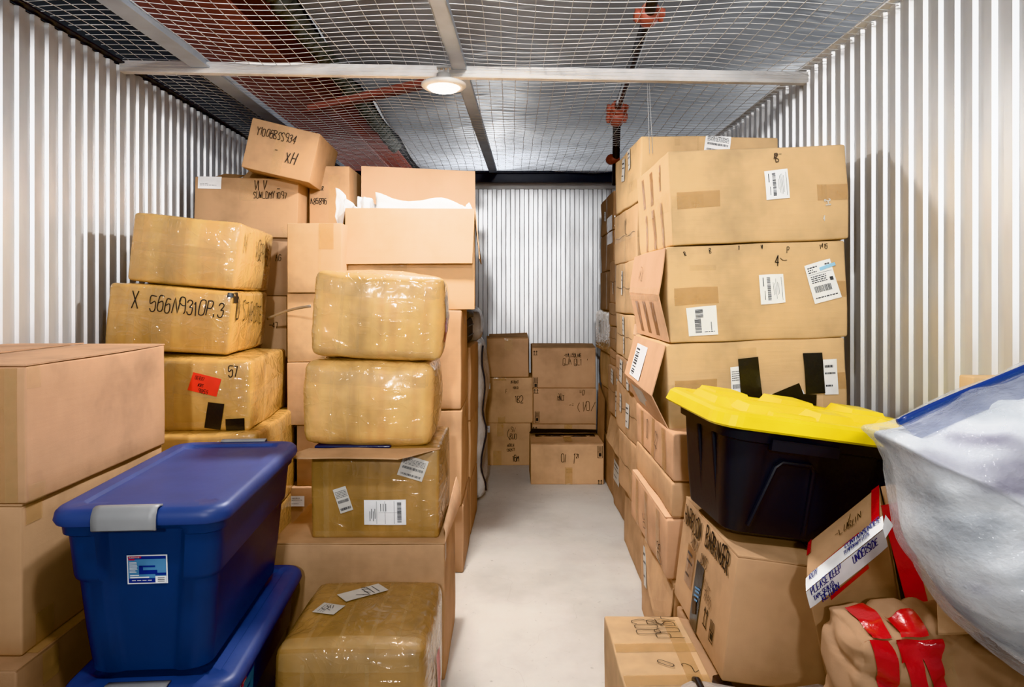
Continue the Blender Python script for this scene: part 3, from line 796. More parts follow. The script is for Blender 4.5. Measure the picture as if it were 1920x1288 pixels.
def silver():
    t = NT('silver_film'); v = t.coords()
    t.bsdf(Base_Color=t.ramp(t.noise(v, 6, 4), [(.3, lin((150, 145, 140))), (.7, lin((205, 201, 196)))]), Roughness=.25, Normal=t.bump(t.noise(v, 9, 4, .6), .6, .03)); return t.m
M['silver'] = silver()
mt = Box('upright padded roll wrapped in grey plastic film behind the aisle boxes', (-.46, 4.80, 0), (.56, .55, 1.08), 'silver', r=.09, noise_amp=.05, freq=4, seed=66, cat='wrapped roll', name='wrapped_mattress', body='padding')
mb = MB(); mb.tube([mt.P('right', .12, .05 + .06 * k, .002) for k in range(16)], .006, 6)
mb.build('seam', 'blackcase', mt.root)
mt2 = Box('pale grey padded bundle resting on the upright wrapped roll', (-.42, 4.82, 1.06), (.44, .42, .24), 'silver', r=.06, noise_amp=.03, freq=5, seed=68, cat='bundle', name='padded_bundle', body='padding')

# ------------------------------------------------------------------ left front aisle stack
GJ = 'boxes stacked at the left of the aisle in front'
J = Box('big low brown box on the floor carrying the stack of wrapped bales', (-.555, 2.71, 0), (.63, .48, .492), 'kraft2', seed=71, group=GJ, r=.006, noise_amp=.004)
w, d, h = J.w / 2, J.d / 2, J.h
J.sheet('flap', [(-w, -d, h + .003), (w, -d, h + .003), (w, -.02, h + .002), (-w, -.02, h + .002)], 'kraft2', 5, .004, .002)
J.sheet('flap', [(w + .0, -d + .01, h + .002), (w + .022, d, h + .002), (w + .002, d + .02, h + .11), (w - .012, -d + .1, h + .03)], 'pale', 6, .004, .004, bend=.006, label='right flap lifting at the back corner')
J.tape([('right', .06, .93, .05, .06)], 'amber')
K1 = Box('box with three white shipping labels and an open front flap', (X(703, 2.52), 2.74, .497), (.47, .44, .328), 'wrapd', seed=72, group=GJ, r=.012, bulge=.012, noise_amp=.003)
w, d, h = K1.w / 2, K1.d / 2, K1.h
K1.sheet('flap', [(-w - .06, -d - .115, h - .005), (w - .13, -d - .12, h - .006), (w + .005, -d + .01, h + .0), (-w - .01, -d + .01, h + .0)], 'kraft2', 8, .005, .006, label='torn front flap folded out')
K1.label('front', .585, .30, .155, .092, 0, 'grid', seed=4); K1.label('front', .255, .44, .05, .092, 18, 'lines', 'paperold', seed=5); K1.label('front', .80, .79, .095, .078, -18, 'lines', 'paperold', seed=6)
K1.tape([('front', .12, .5, .02, .32), ('front', .5, .04, .44, .03), ('front', .93, .84, .05, .09), ('right', .5, .5, .3, .05), ('front', .42, .93, .2, .03)])
W2 = Box('plump glossy wrapped bale, lower of the two above the labelled box', (X(682, 2.52), 2.755, .832), (.475, .44, .312), 'wrap2', yaw=2, roll=1.5, seed=73, group=GJ, r=.034, bulge=.022, noise_amp=.006, res=.018, crease=.0022, name='wrapped_bale', cat='bale')
W1 = Box('plump glossy wrapped bale on top of the front left stack', (X(695, 2.52), 2.75, 1.158), (.485, .43, .315), 'wrap2', yaw=5, roll=3, seed=74, group=GJ, r=.03, bulge=.018, noise_amp=.006, res=.018, crease=.0022, name='wrapped_bale', cat='bale')
for b in (W1, W2):
    b.tape([('front', .5, .80, .42, .05, -1), ('front', .5, .06, .42, .03), ('front', .22, .5, .012, .27), ('front', .36, .5, .01, .27), ('front', .07, .85, .05, .06), ('front', .9, .84, .06, .07), ('right', .3, .5, .2, .05)])
mb = MB(); W1.quad(mb, 'right', .12, .62, .04, .10, 0, 0, .003); W1.quad(mb, 'right', .12, .36, .04, .09, 0, 1, .003); o = mb.build('shipping_label', ['paperold', 'redtape'], W1.root)
M['navyfilm'] = plain('navy_film', (44, 54, 84), .3, 0, .3, 20, .3)
b = Box('dark blue plastic film squeezed between the lower bale and the labelled box', (X(660, 2.52), 2.72, .824), (.28, .38, .010), 'navyfilm', r=.005, noise_amp=.004, seed=75, name='plastic_film', cat='plastic film', body='film')
J2 = Box('glossy wrapped bale on the floor at the front of the aisle', (-.462, 2.185, 0), (.435, .47, .385), 'wrapd', seed=76, r=.032, bulge=.016, noise_amp=.006, group=GJ, name='wrapped_bale', cat='bale')
J2.tape([('top', .2, .5, .012, .44), ('top', .42, .5, .01, .44), ('top', .62, .5, .012, .44), ('top', .8, .5, .01, .44), ('front', .2, .5, .012, .3), ('front', .62, .5, .012, .3), ('top', .5, .06, .4, .05), ('front', .5, .9, .4, .05), ('right', .5, .5, .05, .35), ('right', .3, .5, .05, .35)])
J2.label('top', .42, .72, .075, .15, -52, 'scrib', 'paperold', seed=7); J2.label('top', .235, .47, .06, .085, 68, 'scrib', 'paperold', seed=8)
mb = MB(); pts = []; J2.quad(mb, 'right', .42, .52, .07, .15, 0, 0, .003); o = mb.build('faded_label', 'redlight', J2.root)
# ------------------------------------------------------------------ rear cartons
GR = 'boxes against the back wall'
YL = 5.56
L3 = fbox('box on the floor by the back wall marked 16M, left column', 903, 995, .343, 0, YL, .37, 'kraft2', seed=81, group=GR, r=.005)
L2 = fbox('box marked 1B2 by the back wall, middle of the left column', 905, 999, .712, .345, YL, .37, 'kraft2', seed=82, group=GR, r=.005)
L1 = Box('box with loose top, uppermost of the left column by the back wall', ((X(911, YL) + X(990, YL)) / 2, YL + .18, .716), (X(990, YL) - X(911, YL), .34, .318), 'brown', yaw=2, seed=83, group=GR, r=.005)
L1.sheet('flap', [(-.15, -.16, .322), (.17, -.16, .322), (.17, -.0, .345), (-.15, -.0, .335)], 'dull', 4); L1.tape([('front', .52, .84, .065, .10)])
L1.sheet('flap', [(-.15, .02, .34), (.17, .02, .35), (.17, .165, .322), (-.15, .165, .322)], 'dull', 4)
L2.label('front', .09, .82, .05, .05, 0, 'small', seed=1); L3.label('front', .10, .86, .055, .055, 0, 'small', seed=2)
L2.tape([('front', .38, .06, .06, .06), ('front', .35, .97, .1, .02)], 'amber'); L3.tape([('front', .38, .85, .05, .11), ('front', .32, .17, .065, .12)], 'amber')
L2.write('front', [('XKXOA0', .56, .88, .022, .003), ('=101 00', .60, .76, .018, .003), ('F', .46, .66, .035, .0025), ('1B2', .66, .46, .055, .0045)], jit=.1)
L3.write('front', [('(', .52, .62, .10, .004), ('SI/', .60, .80, .035, .003), ('BUO', .57, .62, .042, .004), ('NDBLN', .52, .44, .024, .003), ('CNUMTY', .52, .32, .024, .003, 6), ('16M', .64, .10, .045, .0055)], jit=.1)
YM = 5.45
M1 = fbox('box by the back wall marked QJA QLT, uppermost of the right column', 998, 1117, .962, .645, YM, .44, 'brown', seed=84, group=GR, r=.005)
M2 = fbox('box by the back wall marked XL, middle of the right column', 1000, 1118, .643, .359, YM - .01, .45, 'brown', seed=85, group=GR, r=.005)
M3 = fbox('box by the back wall behind the open box, lowest of the right column', 998, 1118, .357, 0, YM - .02, .46, 'brown', seed=86, group=GR, r=.005)
M1.flaps('dull', .006, .003, 'x', (.02, .012)); M1.tape([('top', .2, .2, .2, .05)])
M1.write('front', [('-YALL52LA1E', .50, .78, .028, .004), ('QJA', .48, .58, .052, .0035), ('QL1', .66, .57, .052, .0035), ("'", .86, .55, .05, .0035)], jit=.1)
M2.write('front', [('=O', .74, .82, .04, .0035), ('%', .5, .5, .02, .002), ('XL', .40, .66, .05, .0035), ('MA T', .38, .66, .036, .003, -2), ('-=', .58, .46, .036, .003, 6), ('(VO/', .70, .36, .075, .0035)], jit=.1)
def upmarks(b, face, spots, mat='ink'):
    fw, fh = b.fs(face)
    for (u, v, wd, ht, kind) in spots:
        mb = MB(); a, c = wd / fw / 2, ht / fh / 2
        if kind == 'frame':
            b.ribbon(mb, face, [(u - a, v - c), (u + a, v - c), (u + a, v + c), (u - a, v + c), (u - a, v - c)], .004)
            b.ribbon(mb, face, [(u - a, v), (u + a, v)], .004)
            for q in (-.5, 0, .5): b.ribbon(mb, face, [(u + a * q, v + c * .15), (u + a * q, v + c * .85)], .004)
            b.quad(mb, face, u, v - c / fh * 0 - c * .5, wd * .6, ht * .3)
        else:
            for q in (-1, 1):
                b.ribbon(mb, face, [(u + a * q * .6, v - c), (u + a * q * .6, v + c)], .0045); b.ribbon(mb, face, [(u + a * q * .6 - a * .35, v + c * .5), (u + a * q * .6, v + c), (u + a * q * .6 + a * .35, v + c * .5)], .0045)
            b.ribbon(mb, face, [(u - a, v - c), (u + a, v - c)], .004)
        mb.build('printed_mark', mat, b.root)
upmarks(M1, 'front', [(.05, .88, .03, .034, 'up'), (.055, .13, .032, .085, 'frame')]); upmarks(M2, 'front', [(.045, .92, .035, .03, 'up'), (.06, .2, .032, .085, 'frame')]); upmarks(M3, 'front', [(.04, .9, .035, .03, 'up')])
M3.tape([('front', .56, .88, .06, .09)], 'amber')
YM4 = 5.0
M4 = fbox('open box marked OI1 on the floor in front of the back wall boxes', 995, 1132, .295, 0, YM4, .40, 'kraft2', seed=87, group=GR, r=.005)
M4.write('front', [('OI', .42, .56, .055, .004), ('1', .58, .54, .07, .004), ('21', .62, .66, .032, .0035)], jit=.08)
M4.tape([('front', .53, .34, .045, .035), ('front', .52, .14, .055, .17)], 'amber'); upmarks(M4, 'front', [(.95, .81, .034, .085, 'frame'), (.95, .06, .03, .03, 'up')])
w, d, h = M4.w / 2, M4.d / 2, M4.h
M4.sheet('flap', [(-w, -d, h + .003), (w, -d, h + .003), (w - .015, -d + .2, h + .02), (-w + .015, -d + .2, h + .02)], 'brown', 5)
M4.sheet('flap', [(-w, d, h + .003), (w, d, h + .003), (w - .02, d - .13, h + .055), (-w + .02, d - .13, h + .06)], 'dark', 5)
M4.tape([('top', .52, .25, .06, .15)], 'amber', off=.02)
M['bubble'] = plain('black_bubble_film', (38, 36, 38), .2, 0, .8, 60, .7)
b = Box('dark crinkled film showing in the open box marked OI1', (M4.root.location.x, YM4 + .22, .297), (.46, .10, .02), 'bubble', r=.008, noise_amp=.006, freq=25, seed=88, name='plastic_film', cat='plastic film', body='film')

# ------------------------------------------------------------------ right rear columns
GQ = 'boxes along the right side of the aisle'
def rcol(xl, xr, y0, y1, levels, labs, mats, seed, wraps=(), jx=None):
    out = []
    for k in range(len(labs)):
        dx = (jx[k] if jx else 0)
        b = Box(labs[k], ((xl + dx + xr) / 2, (y0 + y1) / 2, levels[k + 1] + .002), (xr - xl - dx, y1 - y0, levels[k] - levels[k + 1] - .002), mats[k % len(mats)], seed=seed + k, group=GQ, r=.01 if k not in wraps else .03, noise_amp=.007, freq=5,
                yaw=random.Random(seed + k).uniform(-1.5, 1.5))
        out.append(b)
    return out
Rc = rcol(.70, 1.30, 4.62, 5.35, [2.10, 1.835, 1.56, 1.27, .97, .70, .36, 0],
          ['farthest right box under the dark rail, topmost of its column', 'second box down in the farthest right column', 'third box down in the farthest right column', 'wrapped bulging box halfway down the farthest right column', 'box with tape seams low in the farthest right column', 'box second from the floor in the farthest right column', 'box on the floor in the farthest right column'],
          ['brown', 'brown', 'dull', 'wrapd', 'kraft', 'brown', 'brown'], 90, (3,), [0, 0, 0, -.03, .0, .01, .0])
Qc = rcol(.655, 1.30, 3.95, 4.56, [1.605, 1.335, 1.185, 1.035, .93, .62, .39, 0],
          ['box with white stickers, topmost of the lower right middle column', 'flat box second from top in the right middle column', 'flat box third from top in the right middle column', 'thin box in the right middle column above the stickered one', 'tall box with grey stickers in the right middle column', 'box second from the floor in the right middle column', 'box on the floor in the right middle column with sagging lid'],
          ['brown', 'dull', 'dull', 'brown', 'brown', 'kraft2', 'brown'], 100, (), [0, 0, .0, .01, .0, .02, .035])
Pc = rcol(.603, 1.25, 3.20, 3.85, [2.135, 1.838, 1.563, 1.29, 1.05, .9, .64, .335, 0],
          ['highest box on the right, behind the three big cartons', 'box with marker strokes second from top behind the big cartons', 'box third from top behind the big cartons', 'box with torn corner behind the hanging carton end', 'shallow box with two stickers beside the taped carton end', 'box marked LI low down behind the big cartons', 'box with open top second from the floor behind the big cartons', 'box on the floor behind the big cartons'],
          ['tan', 'kraft', 'kraft', 'kraft', 'brown', 'kraft2', 'kraft2', 'kraft2'], 110, (), [-.005, .0, .0, .0, .0, .01, .01, .03])
for b in Pc[1:6]: b.root.location.y += .1
for b in Rc[:6]: b.tape([('left', .5, .5, .06, b.h * .9), ('front', .2, .5, .05, b.h * .9)], 'clear')
Rc[0].tape([('left', .75, .2, .3, .10), ('front', .2, .2, .3, .08)], 'browntape'); Rc[1].tape([('left', .75, .85, .3, .09), ('front', .2, .8, .3, .10)], 'browntape')
for b, sp in ((Qc[0], ((.3, .35, .03, .07), (.75, .5, .04, .13))), (Qc[4], ((.3, .8, .09, .09), (.6, .82, .06, .07), (.55, .3, .06, .16))), (Rc[3], ((.3, .6, .05, .1),)), (Pc[4], ((.35, .5, .10, .12), (.7, .5, .09, .14))),
              (Pc[0], ((.35, .72, .08, .12), (.6, .8, .06, .1))), (Pc[3], ((.5, .75, .06, .1), (.5, .3, .05, .09))), (Pc[2], ((.4, .6, .04, .13),)), (Pc[5], ((.25, .6, .06, .1), (.55, .45, .08, .12))), (Qc[5], ((.3, .5, .08, .1), (.7, .7, .06, .12))), (Rc[0], ((.4, .5, .08, .07),)), (Qc[6], ((.2, .6, .2, .13),))):
    for k, (u, v, sw, sh) in enumerate(sp): b.label('left', u, v, sw, sh, (-4, 3)[k % 2], 'small', 'paperold', seed=k, name='sticker')
for b in Pc[1:7] + Qc[:6]:
    b.tape([('left', .52, .5, .05, b.h * .93)], 'clear'); b.tape([('front', .12, .5, .05, b.h * .93)], 'amber')
    mb = MB(); b.ribbon(mb, 'left', [(k / 10, .5 + .02 * math.sin(k * 1.7)) for k in range(11)], .0025, .0012); mb.build('seam', 'inksoft', b.root)
Pc[0].label('front', .56, .88, .12, .08, -6, 'lines', seed=4); Pc[0].tape([('front', .27, .9, .025, .03), ('left', .75, .3, .2, .05), ('front', .05, .3, .06, .05)]); Pc[0].tape([('front', .42, .7, .008, .18)], 'clear')
Pc[1].write('left', [('YL', .5, .55, .07, .004, -10)]); Pc[1].tape([('left', .5, .47, .62, .03), ('front', .05, .45, .06, .03)])
Pc[2].write('left', [('L', .8, .35, .04, .003, 20)]); Pc[5].write('front', [('LI', .07, .28, .075, .006)]); Pc[3].write('front', [('S', .12, .6, .05, .005)])
Pc[3].sheet('flap', [(-.32, -.325, .20), (-.2, -.325, .20), (-.22, -.36, .13), (-.335, -.38, .15)], 'pale', 4, .004, .006)
Qc[5].sheet('flap', [(-.31, .29, .222), (-.31, -.29, .222), (-.345, -.28, .02), (-.35, .28, .05)], 'kraft2', 5, .004, .01)
b = Pc[6]; b.sheet('flap', [(-.3, -.31, b.h + .002), (-.02, -.31, b.h + .002), (-.02, .31, b.h + .003), (-.3, .31, b.h + .003)], 'pale', 4, .003, .002)
mb = MB(); n = 6
for sg in (0, 1):
    mb.grid([(.676 + .014 * (j / n) + sg * .004, 5.38 - .36 * i / n, .70 * j / n * (1 - .12 * i / n)) for j in range(n + 1) for i in range(n + 1)], n + 1, n + 1, 0, sg == 1)
tag(mb.build('leaning_cardboard', 'brown'), 'thin brown cardboard sheet leaning on the farthest right column beside the open box marked OI1', 'cardboard sheet')

# ------------------------------------------------------------------ big tan cartons on the right
GN = 'big tan cartons stacked on the right'
YN, DN = 2.52, .62
nx0, nx1 = X(1256, YN), X(1591, YN)
def big(label, zt, zb, seed, dx=0, roll=-2.2, sx=0):
    b = Box(label, ((nx0 + nx1) / 2 + dx, YN + DN / 2, zb), (nx1 - nx0 + sx, DN, zt - zb), 'tan', roll=roll, seed=seed, group=GN, r=.009, noise_amp=.006, freq=6)
    b.tape([('front', .16, .48, .16, .062), ('front', .91, .5, .11, .06)], 'amber'); return b
N1 = big('big tan carton on top of the right stack with one white label', 1.937, 1.588, 121, .005)
N2 = big('big tan carton in the middle of the right stack with three white labels', 1.584, 1.228, 122)
N3 = big('big tan carton with black tape patches, behind the yellow lidded tote', 1.224, .908, 123, -.003)
N1.label('front', .60, .60, .085, .108, 3, 'side', seed=1); N1.write('front', [('B', .600, .84, .030, .003, 12), ('M', .59, .88, .022, .0025, -10), ('-', .62, .89, .03, .0015)], 'inksoft', jit=.2)
N1.write('front', [('2-1', .865, .42, .02, .004, -80), ('4', .85, .2, .02, .003)], 'paperold', 'faded_mark'); N1.tape([('front', .1, .47, .12, .045), ('front', .865, .5, .02, .06)])
N2.label('front', .865, .58, .10, .148, 14, 'ship', seed=2); N2.label('front', .58, .52, .09, .105, 2, 'side', seed=3); N2.label('front', .185, .22, .11, .105, 2, 'vcode', seed=4)
mb = MB(); N2.quad(mb, 'front', .895, .735, .06, .012, 20, 0, .0062); mb.build('printed_mark', 'lightblue', N2.root)
N2.write('front', [('4', .603, .76, .034, .0035, 4), ('R', .1, .90, .014, .0022, 20), ('B', .24, .925, .016, .002), ('1', .4, .945, .014, .003), ('V', .53, .93, .014, .003), ('P', .67, .90, .02, .002), ('(', .67, .8, .022, .002, 70), ('14 15', .86, .925, .016, .002)], jit=.2)
N2.tape([('front', .2, .77, .1, .02)])
N3.label('front', .40, .50, .055, .13, 3, 'lines', seed=5); N3.label('front', .91, .55, .05, .13, 0, 'small', seed=6); N3.label('front', .60, .3, .05, .05, 3, 'small', seed=7); N3.label('front', .74, .32, .03, .05, 20, 'small', seed=8)
for (u, v, sw, sh, an) in ((.46, .56, .075, .155, 4), (.815, .60, .072, .15, 1), (.665, .29, .12, .09, 20), (.75, .22, .09, .09, -4), (.29, .3, .10, .06, 25)): 
    mb = MB(); N3.quad(mb, 'front', u, v, sw, sh, an, 0, .008); mb.build('black_tape', 'blacktape', N3.root)
N3.tape([('front', .45, .84, .07, .05), ('front', .1, .45, .16, .05), ('front', .93, .3, .09, .14)])
# left ends of the cartons
N1.tape([('left', .5, .48, .60, .07)], 'clear'); N1.tape([('left', .25, .73, .05, .13, 4), ('left', .52, .73, .05, .14, 4), ('left', .78, .78, .03, .1, 4), ('left', .3, .22, .04, .17, 4), ('left', .55, .22, .05, .18, 4), ('left', .8, .25, .035, .18, 4)], 'browntape')
M['endcard'] = cardboard('end_card', (206, 166, 134))
def endpanel(b, fold, foldz, mat='endcard'):
    w, d, h = b.w / 2, b.d / 2, b.h
    o1 = b.sheet('end_flap', [(-w - fold, d, foldz + .01), (-w - fold * 1.1, -d - .004, foldz), (-w - .003, -d, h - .004), (-w - .003, d, h - .004)], mat, 6, .004, .004, label='upper end flap bulging outward')
    o2 = b.sheet('end_flap', [(-w - .003, d, .004), (-w - .003, -d, .004), (-w - fold * 1.1, -d - .004, foldz), (-w - fold, d, foldz + .01)], mat, 6, .004, .004, label='lower end flap bulging outward')
    return w, d, h
def panelquad(b, fold, foldz, upper, u0, u1, v0, v1, mat, name, off=.005):
    """A flat piece on the bulging end: u runs from back to front, v up the flap."""
    w, d, h = b.w / 2, b.d / 2, b.h; mb = MB(); pts = []
    for j in range(4):
        for i in range(5):
            u = u0 + (u1 - u0) * i / 4; v = v0 + (v1 - v0) * j / 3
            if upper: p = Vector((-w - fold * (1 - v) * (1 + .1 * u), d - 2 * d * u, foldz + .01 * (1 - u) + (h - .004 - foldz) * v))
            else: p = Vector((-w - fold * v * (1 + .1 * u), d - 2 * d * u, .004 + (foldz - .004) * v))
            nz = Vector((-(1), 0, .12 if upper else -.12)).normalized(); pts.append(p + nz * off)
    mb.grid(pts, 5, 4); return mb.build(name, mat, b.root, smooth=False)
endpanel(N2, .032, .18); endpanel(N3, .056, .13)
for (u0, u1) in ((.2, .3), (.45, .55), (.7, .8)): panelquad(N2, .032, .18, False, u0, u1, .1, .85, 'browntape', 'packing_tape')
panelquad(N2, .032, .18, False, 0, 1, .88, 1, 'clear', 'packing_tape'); panelquad(N2, .032, .18, True, 0, 1, 0, .15, 'clear', 'packing_tape')
def endlabel(b, fold, foldz, upper, u0, u1, v0, v1, mat):
    panelquad(b, fold, foldz, upper, u0, u1, v0, v1, mat, 'shipping_label')
    rng = random.Random(3); v = v0 + (v1 - v0) * .08
    while v < v0 + (v1 - v0) * .9:
        dv = (v1 - v0) * rng.choice((.015, .03, .05))
        o = panelquad(b, fold, foldz, upper, u0 + (u1 - u0) * .12, u0 + (u1 - u0) * .42, v, v + dv, 'print', 'barcode', .007); v += dv * rng.choice((1.6, 2.2, 3))
endlabel(N3, .056, .13, True, .22, .58, .08, .82, 'paper'); panelquad(N3, .056, .13, False, .25, .68, .25, .9, 'paperold', 'shipping_label')
panelquad(N3, .056, .13, False, 0, 1, .86, 1, 'clear', 'packing_tape')
mb = MB()
w, d = N2.w / 2, N2.d / 2
mbx = [(('VTU', .35, .35), .05)]
def endwrite(b, fold, foldz, text, u, v, hgt, sw):
    w, d, h = b.w / 2, b.d / 2, b.h; mb = MB(); sts, _ = strokes(text, hgt, b.rng, .1)
    for st in sts:
        pts = []
        for i, (x, y) in enumerate(st):
            a = st[max(i - 1, 0)]; c = st[min(i + 1, len(st) - 1)]; t = Vector((c[0] - a[0], c[1] - a[1], 0)); t = t.normalized() if t.length > 1e-9 else Vector((1, 0, 0))
            for s in (1, -1):
                xx = x + s * t.y * sw / 2; yy = y - s * t.x * sw / 2
                vv = v + yy / (h - foldz); pts.append(Vector((-w - fold * (1 - vv) - .0075, d - 2 * d * u - xx, foldz + (h - foldz) * vv)))
        if len(st) > 1: mb.grid(pts, 2, len(st))
    mb.build('handwriting', 'inksoft', b.root)
endwrite(N2, .032, .18, 'VT U', .3, .35, .05, .004)
# under the big cartons
def low(label, zt, zb, seed, xl, mat, yaw=0, y0=YN - .10, dp=.70, **kw):
    return Box(label, ((xl + 1.20) / 2, y0 + dp / 2, zb), (1.20 - xl, dp, zt - zb), mat, seed=seed, group=GQ, yaw=yaw, r=.010, noise_amp=.007, **kw)
O1 = low('box marked 22 below the big tan cartons, beside the black tote', .900, .728, 131, .575, 'pink')
O2 = low('shallow plain box below the one marked 22', .725, .603, 132, .573, 'kraft2')
O3 = low('box marked 20 and 80 low in the right front column', .598, .385, 133, .552, 'pink')
O4 = low('crushed box on the floor at the front of the right column', .382, 0, 134, .575, 'kraft2', y0=2.40, dp=.62)
for b in (O1, O3):
    b.tape([('left', .2, .5, .05, b.h * .92, 3), ('left', .5, .5, .06, b.h * .92, 3), ('left', .8, .5, .07, b.h * .92, 3)], 'amber')
O1.write('left', [('Q', .32, .42, .075, .003, -8), ('22', .56, .40, .06, .003, -6), ('1', .58, .08, .05, .003)], jit=.1)
O3.write('left', [('20', .38, .45, .065, .003, -80), ('80', .78, .38, .075, .003, -80)], jit=.1)
O3.sheet('flap', [(-O3.w / 2, -.33, O3.h + .002), (-.05, -.33, O3.h + .002), (-.05, .33, O3.h + .002), (-O3.w / 2, .33, O3.h + .002)], 'pale', 4, .003, .002)
O4.sheet('flap', [(-O4.w / 2 - .004, .20, .37), (-O4.w / 2 - .004, -.31, .36), (-O4.w / 2 - .02, -.30, .10), (-O4.w / 2 - .035, .0, .24)], 'kraft2', 6, .004, .012)
O4.label('left', .16, .6, .05, .16, 4, 'small', 'paperold', name='sticker')
O4.write('left', [('-21', .82, .5, .03, .004, -60)], 'paperold', 'torn_print')

# ------------------------------------------------------------------ support carton, marked carton and taped carton
S0 = Box('brown box on the floor under the box marked Harrison', (.845, 2.0, 0), (.56, .66, .335), 'brown', seed=140, r=.006)
Tb = Box('brown box marked Harrison under the black tote', (.800, 2.055, .350), (.50, .53, .328), 'kraft2', roll=7.5, seed=141, r=.005, noise_amp=.002)
Tb.write('left', [('HARRISON', .06, .78, .053, .0058), ('BARRINGER', .50, .80, .054, .0064)], jit=.09)
Tb.write('left', [('SIMLA', .24, .66, .035, .0035), ("DAVIS", .46, .615, .03, .0035), ('VALUES', .52, .47, .03, .0018, -8), ('RAPID', .60, .38, .03, .0018, -8)], 'inksoft', jit=.15)
Tb.label('left', .28, .46, .08, .12, 0, 'small', 'browntape', name='faded_sticker')
mb = MB(); Tb.quad(mb, 'left', .47, .30, .075, .20, 0, 0, .003)
for k, (v, wd) in enumerate(((.38, .05), (.35, .04), (.31, .045), (.27, .03))): Tb.quad(mb, 'left', .48, v, wd, .006, 12, 1, .0045)
Tb.quad(mb, 'left', .46, .21, .04, .05, 20, 2, .0045)
mb.build('black_label', ['blacktape', M['stickerblue'], 'inksoft'], Tb.root)
upmarks(Tb, 'left', [(.66, .25, .035, .05, 'up'), (.78, .22, .032, .055, 'frame')])
Tb.tape([('top', .55, .5, .06, .5), ('front', .75, .12, .08, .10)], 'amber'); Tb.flaps('kraft2', .003, .002, 'y')

Ub = Box('taped box marked 002 on the floor at the right of the aisle', (.413, 1.86, 0), (.235, .60, .378), 'kraft', seed=142, r=.006, noise_amp=.004)
Ub.tape([('top', .5, .68, .225, .045), ('top', .5, .40, .225, .05), ('top', .5, .27, .225, .04), ('top', .82, .5, .04, .55)], 'amber')
Ub.write('top', [('002', .62, .80, .07, .0022, 90), ('PDBA', .88, .76, .075, .0022, 90), ('N', .86, .9, .06, .0022, 80), ('0', .62, .50, .05, .0022, 60), ('2', .84, .46, .05, .0022, 40)], jit=.14)
Ub.sheet('flap', [(.118, -.06, .372), (.165, -.06, .362), (.165, .30, .362), (.118, .30, .372)], 'brown', 4)
Ub.tape([('left', .7, .5, .05, .35, 3), ('left', .85, .5, .03, .35, 3)], 'amber')

# ------------------------------------------------------------------ black tote with yellow lid
M['blackplastic'] = plain('black_plastic', (37, 38, 43), .36, 0, 0, 50, .04)
M['yellow'] = plain('yellow_plastic', (252, 222, 20), .38, 0, 0, 40, .03)
yt = empty('storage_tote', (.868, 2.068, .698), 'black storage tote with a yellow lid tilted on the box marked Harrison', 'storage tote', None, (0, R(8.2), R(4)))
bw, bd, bh = .355, .215, .30
mb = MB()
def bfn(p):
    if p.z < .27:
        k = 0
        for c in (-.16, .16):
            u = abs(p.x - c); wv = .085 - .03 * (p.z / .27)
            k = max(k, 1 - sstep(wv, wv + .014, u))
        if abs(p.y) > .13: p.y -= math.copysign(.007 * k, p.y)
    return p
loft(mb, [(0, bw - .075, bd - .055, .06), (.008, bw - .062, bd - .042, .06), (.10, bw - .045, bd - .028, .06), (.2, bw - .03, bd - .014, .062), (.262, bw - .02, bd - .006, .065), (.268, bw - .004, bd + .008, .075), (.295, bw, bd + .012, .08), (.298, bw + .014, bd + .024, .085), (.308, bw + .014, bd + .024, .085)], bfn, 0, 44)
# raised arches on the long sides, corner posts and lugs under the rim
for s in (-1, 1):
    def side(x, z): return Vector((x, s * (bd - .046 + .046 * z / .265 - .001), z))
    for c in (-.15, .17):
        mb.tube([side(c - .085, .03), side(c - .045, .205), side(c - .03, .22), side(c + .05, .22), side(c + .062, .205), side(c + .075, .02)], .007, 8)
    for c, wd in ((-.135, .13), (.19, .12)):
        mb.box((c, s * (bd + .012), .268), (wd * 1.45, .02, .03))
for s in (-1, 1):
    for c in (-.10, .02):
        mb.tube([(s * (bw - .066), c, .03), (s * (bw - .016), c, .262)], .007, 8)
mb.build('tub', 'blackplastic', yt, angle=40)
mb = MB(); zt = .352
loft(mb, [(.300, bw + .034, bd + .034, .07), (.306, bw + .040, bd + .040, .07), (.335, bw + .032, bd + .032, .07), (.343, bw + .022, bd + .022, .065), (.343, bw - .01, bd - .012, .05), (.334, bw - .018, bd - .02, .045), (.334, .1, .06, .05)], None, 0, 10, False, True)
def block(cx, cy, w, d, h, ch=.016):
    b = len(mb.v); zz = .332
    for (z, k) in ((zz, 0), (zz + h, ch)):
        for (sx, sy) in ((-1, -1), (1, -1), (1, 1), (-1, 1)): mb.v.append((cx + sx * (w / 2 - k), cy + sy * (d / 2 - k), z))
    for k in range(4):
        k2 = (k + 1) % 4; mb.f.append((b + k, b + k2, b + 4 + k2, b + 4 + k)); mb.mi.append(0)
    mb.f.append((b + 4, b + 5, b + 6, b + 7)); mb.mi.append(0)
for cx in (-.24, -.03, .2):
    block(cx, .11, .13, .16, .034); block(cx + .02, -.10, .12, .12, .026)
block(0, 0, .58, .05, .024, .01); block(-.32, 0, .06, .2, .03)
for cx in (-.17, .13): block(cx, -.205, .13, .04, .02, .006)
mb.build('lid', 'yellow', yt, smooth=False)

# ------------------------------------------------------------------ tan carton by the wall behind the plastic bag
Yb = Box('tan box end peeking above the clear bag by the right wall', (1.228, 1.655, 0), (.25, .055, 1.20), 'tan', seed=150, r=.005)

